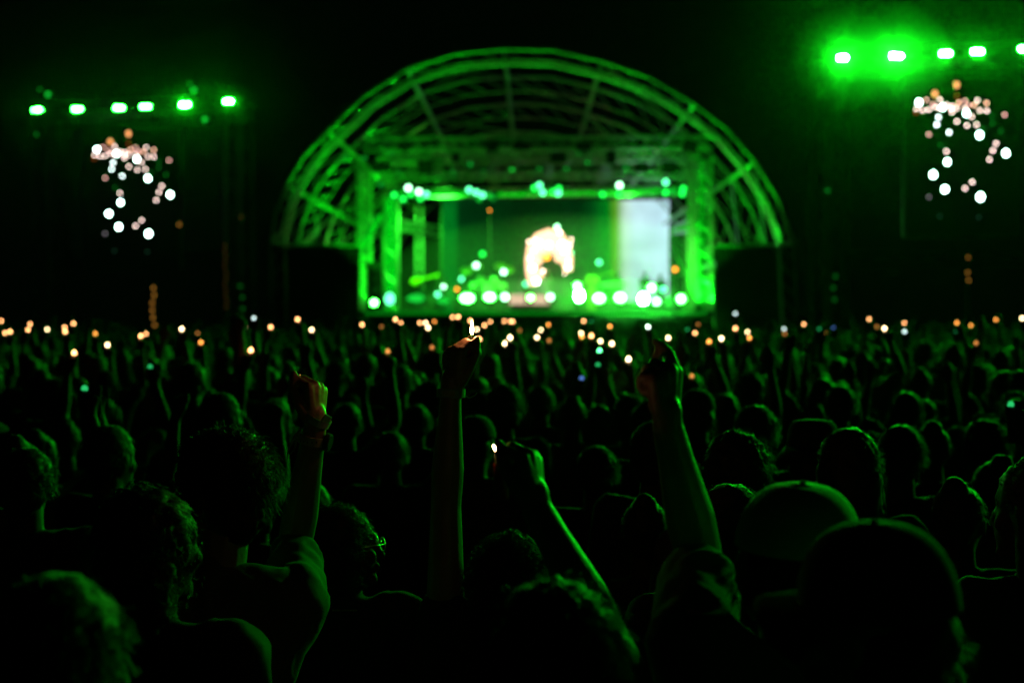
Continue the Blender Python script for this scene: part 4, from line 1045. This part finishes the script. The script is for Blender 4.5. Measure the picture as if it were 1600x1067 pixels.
b = MB(); b.tube((0, -0.2, 0.30), (0, 0.25, 0.30), 0.30, n=24); b.build("bass_drum", M['drum'], kit)
for dx, dz, r_ in ((-0.28, 0.72, 0.17), (0.28, 0.72, 0.17), (0.62, 0.45, 0.22), (-0.62, 0.5, 0.19)):
    b = MB(); b.tube((dx, 0.1, dz - 0.12), (dx, 0.02, dz + 0.12), r_, n=20); b.build("tom_drum", M['drum'], kit)
for dx, dz in ((-0.95, 1.15), (0.9, 1.2), (-0.5, 1.35), (0.55, 1.35)):
    cy_ = empty("cymbal", (dx, 0.1, dz)); cy_.parent = kit
    b = MB(); b.tube((0, 0, 0), (0, -0.03, 0.03), 0.26, 0.05, n=24); b.build("plate", M['brass'], cy_); b = MB(); b.tube((0, 0, 0), (0, 0, -dz), 0.015); b.build("stand", M['dark_metal'], cy_)
p = at(960, 445, 62.6); t = empty("keyboard", tuple(p), label="stage keyboard on crossed stand before the yellow screen edge", cat="keyboard")
b = MB(); b.box((0, 0, 0), (1.2, 0.35, 0.10), bevel=0.01); b.build("keyboard_case", M['drum'], t)
b = MB(); b.tube((-0.4, 0, -0.05), (0.4, 0, -0.75), 0.02); b.tube((0.4, 0.04, -0.05), (-0.4, 0.04, -0.75), 0.02); b.build("stand", M['dark_metal'], t)
# loudspeaker stack outside the bright column
p = at(585, 482, 59.6); t = empty("speaker_stack", (p.x, 59.9, deck_z), label="tall loudspeaker stack outside the bright green column", cat="loudspeaker")
for k in range(4):
    q = empty("cabinet", (0, 0, 0.32 + 0.5 * k)); q.parent = t
    b = MB(); b.box((0, 0, 0), (0.62, 0.5, 0.48), Matrix.Rotation(R(3 * k), 3, 'X'), bevel=0.02); b.build("box", M['grey_cloth'], q)
    b = MB(); b.tube((0, -0.262, 0), (0, -0.285, 0), 0.17, 0.15, n=20); b.build("cone", M['black_plastic'], q)
# amplifiers on the deck
for i, (px, y, wd) in enumerate(((640, 62.6, .7), (668, 63, .8), (1040, 62.5, .9), (885, 62.8, .7))):
    p = at(px, 478, y); t = empty("amplifier", (p.x, y, deck_z), label=["boxy amplifier behind the guitarist's legs", "second amplifier between guitarist and backing player", "wide amplifier by the pale panel's outer edge", "amplifier just behind the arch's lower end"][i], cat="amplifier")
    b = MB(); b.box((0, 0, 0.35), (wd, 0.4, 0.66), bevel=0.02); b.build("cabinet_box", M['grey_cloth'], t); b = MB(); b.tube((-wd * .22, -0.205, 0.32), (-wd * .22, -0.22, 0.32), 0.14, n=18); b.tube((wd * .22, -0.205, 0.32), (wd * .22, -0.22, 0.32), 0.14, n=18); b.build("speaker_cone", M['black_plastic'], t)
# barrier before the stage
for i in range(9):
    x0 = -11.5 + i * 2.55
    t = empty("crowd_barrier", (x0, 55.6, 0), label="steel crowd barrier along the stage front", cat="barrier", group="barriers along the stage front")
    b = MB(); b.box((1.2, 0, 0.6), (2.4, 0.03, 1.1)); b.build("panel", M['dark_metal'], t)
    b = MB(); b.tube((0, 0, 1.18), (2.4, 0, 1.18), 0.03); b.tube((0.1, 0, 0), (0.1, 0.9, 0), 0.03); b.tube((2.3, 0, 0), (2.3, 0.9, 0), 0.03); b.tube((0.1, .9, 0), (.1, 0, 1.1), .02); b.tube((2.3, .9, 0), (2.3, 0, 1.1), .02); b.build("rail", M['metal'], t)

# ------------------------------------------------------------------ floodlight towers and video screens
DOTS = [(190, 382, 'W', 24), (226, 369, 'd', 18), (292, 367, 'p', 19), (177, 415, 'p', 19), (208, 423, 'p', 19), (238, 419, 'p', 20), (258, 391, 'd', 17), (270, 405, 'p', 19), (305, 407, 'W', 22), (290, 412, 'p', 20), (284, 458, 'w', 24), (276, 496, 'w', 22), (238, 546, 'd', 19), (336, 535, 'w', 21),
        (350, 400, 'p', 19), (345, 415, 'p', 19), (373, 412, 'p', 19), (350, 432, 'p', 19), (383, 384, 'o', 19), (413, 373, 'd', 19), (374, 480, 'p', 20), (414, 412, 'p', 20), (420, 438, 'W', 24), (446, 455, 'p', 20), (423, 500, 'p', 21), (469, 496, 'p', 21), (457, 396, 'o', 19), (474, 372, 'p', 19), (485, 423, 'p', 20), (518, 425, 'p', 19), (518, 385, 'o', 19),
        (605, 445, 'd', 19), (484, 549, 'W', 27), (564, 592, 'p', 21), (548, 628, 'p', 21), (532, 674, 'p', 21), (612, 642, 'W', 27), (323, 633, 'p', 22), (327, 687, 'W', 24), (259, 752, 'W', 28), (316, 827, 'W', 27), (448, 790, 'p', 21), (413, 822, 'p', 20), (488, 866, 'W', 32), (238, 866, 'g', 18), (372, 292, 'o2', 26), (267, 338, 'o2', 18), (373, 348, 'b', 17), (175, 436, 'b', 12), (325, 395, 'p', 18), (430, 395, 'd', 18),
        (545, 452, 'G', 16), (546, 489, 'G', 18), (587, 528, 'G', 17), (500, 515, 'G', 15), (295, 602, 'G', 17), (291, 965, 'k', 17), (480, 970, 'k', 17)]
PX = dict(W=emit("pixels_white", (0.62, 1.0, 0.9), 26), w=emit("pixels_cool", (0.80, 0.98, 0.95), 12), p=emit("pixels_pink", (1.0, 0.72, 0.64), 9), d=emit("pixels_dull_pink", (0.85, 0.42, 0.36), 6), o=emit("pixels_peach", (1.0, 0.52, 0.34), 8),
          o2=emit("pixels_orange", (0.9, 0.36, 0.12), 2.5), b=emit("pixels_brown", (0.5, 0.12, 0.02), 0.8), g=emit("pixels_grey", (0.3, 0.27, 0.3), 1.5), G=emit("pixels_green", (0.005, 0.25, 0.02), 0.6), k=emit("pixels_faint", (0.02, 0.09, 0.05), 0.5))
pxk = list(PX)
dark_led = mat("screen_face", (0.006, 0.006, 0.006), 0.35, vary=0.2, scale=8)

def tower(side, Y, floods, ax, ay, sx, sy, legs, ytop, who, screen=True):
    """floods: pixel, lens material index; ax, ay, sx, sy map the screen picture"""
    pl = at(legs[0], ytop[0], Y); pr = at(legs[1], ytop[1], Y)
    t = empty("light_tower", ((pl.x + pr.x) / 2, Y, 0), label=f"tall dark goalpost scaffold tower carrying floodlights, {who}", cat="light tower")
    for x, z in ((pl.x, pl.z), (pr.x, pr.z)):
        for dy in (0.3, 2.6):
            b = MB(); truss(b, rel(t, (x, Y + dy, 0)), rel(t, (x, Y + dy, z + 0.3)), 0.6, 0.045, 0.9, up=(1, 0, 0)); b.build("leg", M['tower_metal'], t)
    for dy in (0.3, 2.6):
        b = MB(); truss(b, rel(t, (pl.x - .4, Y + dy, pl.z + 0.05)), rel(t, (pr.x + .4, Y + dy, pr.z + 0.05)), 0.55, 0.045, 0.8); b.build("top_truss", M['tower_metal'], t)
    zz = at(0, 400, Y).z
    b = MB(); truss(b, rel(t, (pl.x, Y + 2.6, zz)), rel(t, (pr.x, Y + 2.6, zz)), 0.4, 0.035, 0.8); b.build("cross_truss", M['tower_metal'], t)
    for k, (x, d_) in enumerate(((pl.x, 1), (pr.x, -1))):
        b = MB(); b.tube(rel(t, (x, Y + 2.6, zz)), rel(t, (x + d_ * 2.2, Y + 2.6, 0.1)), 0.05, n=6); b.build("brace", M['tower_metal'], t)
        b = MB(); b.box(rel(t, (x, Y + 1.4, 0.35)), (1.6, 3.4, 0.7), bevel=0.04); b.build("ballast_block", M['stage_black'], t)
    # floodlights
    n = len(floods)
    ords = ["first", "second", "third", "fourth", "fifth", "sixth", "seventh", "eighth", "ninth"]
    for i, (px, py, k, en) in enumerate(floods):
        p = at(px, py, Y)
        f = empty("floodlight", tuple(p), label=f"{ords[i]} floodlight from the left on the light tower {who}", cat="floodlight")
        rx = Matrix.Rotation(R(6), 3, 'X')
        b = MB(); b.box((0, 0.12, 0), (0.62, 0.2, 0.30), rx, bevel=0.03); b.build("housing", M['dark_metal'], f)
        b = MB(); lq = [(-.17, -.03), (-.14, -.048), (.14, -.048), (.17, -.03), (.17, .03), (.14, .048), (-.14, .048), (-.17, .03)]; b.add([rx @ Vector((u_, 0.017, v_)) for u_, v_ in lq], [tuple(range(8))]); b.build("lens", FLOOD[k], f)
        b = MB(); b.tube((-0.33, 0.12, 0), (-0.33, 0.12, 0.32), 0.02); b.tube((0.33, 0.12, 0), (0.33, 0.12, 0.32), 0.02); b.tube((-0.33, 0.12, 0.32), (0.33, 0.12, 0.32), 0.02); b.build("yoke", M['dark_metal'], f)
    if not screen: return t
    # video screen
    w0 = at(ax + (130 - 190) / 3.68 * sx, ay, Y + 1.2).x; w1 = at(ax + (660 - 190) / 3.68 * sx, ay, Y + 1.2).x
    z1 = at(ax, ay + (270 - 382) / 3.68 * sy, Y + 1.2).z; z0 = at(ax, ay + (1060 - 382) / 3.68 * sy, Y + 1.2).z
    c = Vector(((w0 + w1) / 2, Y + 1.2, (z0 + z1) / 2))
    s = empty("video_screen", tuple(c), label=f"dark video screen showing dotted white and pink bulbs {who}", cat="video screen")
    b = MB(); b.box((0, 0.1, 0), (w1 - w0 + 0.16, 0.14, z1 - z0 + 0.16), bevel=0.02); b.build("frame", M['black_plastic'], s)
    b = MB(); b.box((0, 0, 0), (w1 - w0, 0.04, z1 - z0))
    for j, (dx, dy, m, dia) in enumerate(DOTS):
        px = ax + (dx - 190) / 3.68 * sx; py = ay + (dy - 382) / 3.68 * sy
        p = at(px, py, Y + 1.2) - c; p.y = -0.024 - 0.0006 * (j % 12)
        b.cur = 1 + pxk.index(m); r_ = dict(W=0.055, w=0.042, p=0.038, d=0.038, o=0.038, o2=0.08, b=0.05, g=0.045, G=0.06, k=0.05)[m] * (dia / 20 if m == 'W' else 1)
        b.disc(p, r_, r_ * (1.25 if m in ('W', 'o2') else 1), n=14)
    b.build("display", [dark_led] + [PX[q] for q in pxk], s)
    for xx in (w0 + 0.5, w1 - 0.5):
        b = MB(); b.tube((xx - c.x, 0.1, (z1 - z0) / 2), (xx - c.x, 0.1, at(0, (ytop[0] + ytop[1]) / 2, Y).z - c.z), 0.02); b.build("hanging_chain", M['dark_metal'], s)
    return t, s
tower('l', 55.0, [(58, 172, 0, 0), (121, 171, 0, 0), (186, 169, 0, 0), (227.5, 167, 0, 0), (289, 164, 1, 0), (355.5, 159, 1, 0)], 151.6, 233.8, 1.0, 1.0, (62, 362), (176, 164), "beside the dome's left foot")
tower('r', 46.0, [(1318, 91, 2, 0), (1401, 88, 2, 0), (1477.5, 84, 1, 0), (1527.5, 81, 1, 0), (1602, 77, 1, 0), (1680, 72, 1, 0)], 1435.5, 160.7, 1.185, 1.12, (1310, 1712), (94, 74), "beside the dome's right foot")
tower('far', 41.0, [(2150, -42, 3, 0), (2260, -44, 3, 0), (2390, -46, 3, 0), (2520, -48, 3, 0), (2660, -50, 3, 0)], 0, 0, 1, 1, (2080, 2740), (-40, -48), "outside the picture past its right edge", False)  # unseen tower, added for the green side light on the raised arms
# dim moving heads on the towers
for (px, py, Y, m, lab) in ((75, 148, 55, 'l_mid', "small green moving head on top of the left tower's outer end"), (62, 140, 55.3, 'l_dim', "fainter moving head atop the left tower's outer end"), (303, 141, 55, 'l_mid', "green moving head on top of the left tower's inner half"), (296, 131, 55.4, 'l_dim', "fainter upper moving head atop the left tower's inner half"),
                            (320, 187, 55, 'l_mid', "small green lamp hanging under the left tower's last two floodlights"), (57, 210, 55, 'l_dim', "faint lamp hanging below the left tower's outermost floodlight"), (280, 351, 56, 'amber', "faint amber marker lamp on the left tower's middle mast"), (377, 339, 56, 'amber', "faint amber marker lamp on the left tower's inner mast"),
                            (1293, 298, 46, 'l_dim', "faint green marker lamp low on the right tower's leg"), (372, 500, 40, 'l_dim', "faint lamp at the foot of the left tower's inner leg")):
    stage_light(at(px, py, Y - 0.1), m, 0.06 if m == 'amber' or 'dim' in m else 0.1, lab, None)
# strings of amber marker lamps on masts
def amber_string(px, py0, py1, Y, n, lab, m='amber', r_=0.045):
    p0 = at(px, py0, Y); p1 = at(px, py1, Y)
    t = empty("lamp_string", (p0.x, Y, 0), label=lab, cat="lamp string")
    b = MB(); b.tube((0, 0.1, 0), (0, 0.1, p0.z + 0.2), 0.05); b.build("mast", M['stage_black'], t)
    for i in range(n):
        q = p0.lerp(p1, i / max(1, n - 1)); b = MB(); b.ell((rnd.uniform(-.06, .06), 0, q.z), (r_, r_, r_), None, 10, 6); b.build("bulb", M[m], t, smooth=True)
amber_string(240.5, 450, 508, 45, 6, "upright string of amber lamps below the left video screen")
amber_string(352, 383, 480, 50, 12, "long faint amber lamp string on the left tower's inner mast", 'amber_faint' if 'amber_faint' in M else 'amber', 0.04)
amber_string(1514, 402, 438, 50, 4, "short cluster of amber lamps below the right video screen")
amber_string(1304, 432, 468, 46, 3, "short faint green lamp string on the right tower's outer leg", 'faint_green', 0.07)
amber_string(378, 447, 500, 50, 4, "short faint green lamp string beside the left tower's inner mast", 'faint_green', 0.06)

# ------------------------------------------------------------------ haze
b = MB(); b.box((0, 76, 7.0), (244, 172, 17.0))
hz = b.build("haze", [])
hm = bpy.data.materials.new("haze"); hm.use_nodes = True; nt = hm.node_tree; nt.nodes.clear()
pv = nt.nodes.new("ShaderNodeVolumePrincipled"); ou = nt.nodes.new("ShaderNodeOutputMaterial")
pv.inputs["Color"].default_value = (0.9, 0.9, 0.9, 1); pv.inputs["Density"].default_value = 0.00007; pv.inputs["Anisotropy"].default_value = 0.97
nt.links.new(pv.outputs[0], ou.inputs["Volume"]); hz.data.materials.append(hm)
tag(hz, "thin stage smoke and night haze over the whole field", kind="stuff")

def smoke(c0, r, dens, aniso, lab):  # serves the stage smoke and the added lamp bloom alike
    b = MB(); b.ell(c0, r, None, 32, 16); o = b.build("smoke", [])
    m2 = bpy.data.materials.new("smoke"); m2.use_nodes = True; nt = m2.node_tree; nt.nodes.clear()
    pv = nt.nodes.new("ShaderNodeVolumePrincipled"); ou = nt.nodes.new("ShaderNodeOutputMaterial")
    pv.inputs["Color"].default_value = (0.9, 0.9, 0.9, 1); pv.inputs["Density"].default_value = dens; pv.inputs["Anisotropy"].default_value = aniso
    nt.links.new(pv.outputs[0], ou.inputs["Volume"]); o.data.materials.append(m2)
    tag(o, lab, kind="stuff")
p = at(880, 470, 61.6)
smoke((p.x, p.y, deck_z + 0.9), (8.2, 2.2, 3.4), 0.03, 0.3, "low bank of green-lit stage smoke round the band")
smoke((p.x - 0.1, 60.0, deck_z + 0.62), (5.9, 0.9, 0.8), 0.16, 0.2, "dense floor-hugging smoke glowing between the stage blinders")
smoke(at(1316, 92, 46), (1.7, 1.2, 1.7), 0.0075, 0.6, "round smoke volume added as bloom round the first floodlight")  # volume added to imitate lens bloom round this lamp
smoke(at(1403, 89, 46), (1.7, 1.2, 1.7), 0.0075, 0.6, "round smoke volume added as bloom round the second floodlight")  # lens bloom of the second lamp, shaped as a volume
smoke(at(1512, 84, 46), (1.9, 0.9, 1.0), 0.004, 0.85, "thinner smoke volume added as bloom round the middle floodlights")  # weaker lens bloom, put in as a volume
smoke(at(322, 163, 55), (2.2, 0.9, 1.0), 0.008, 0.85, "thin smoke volume added as bloom round the inner two floodlights of the far tower")  # small lamp glows, put in as one volume
smoke(at(1010, 487, 57.2), (2.2, 0.8, 0.9), 0.02, 0.6, "smoke volume added as glare under the hottest blinder")  # veiling glare of the strongest lamp, put in as a volume
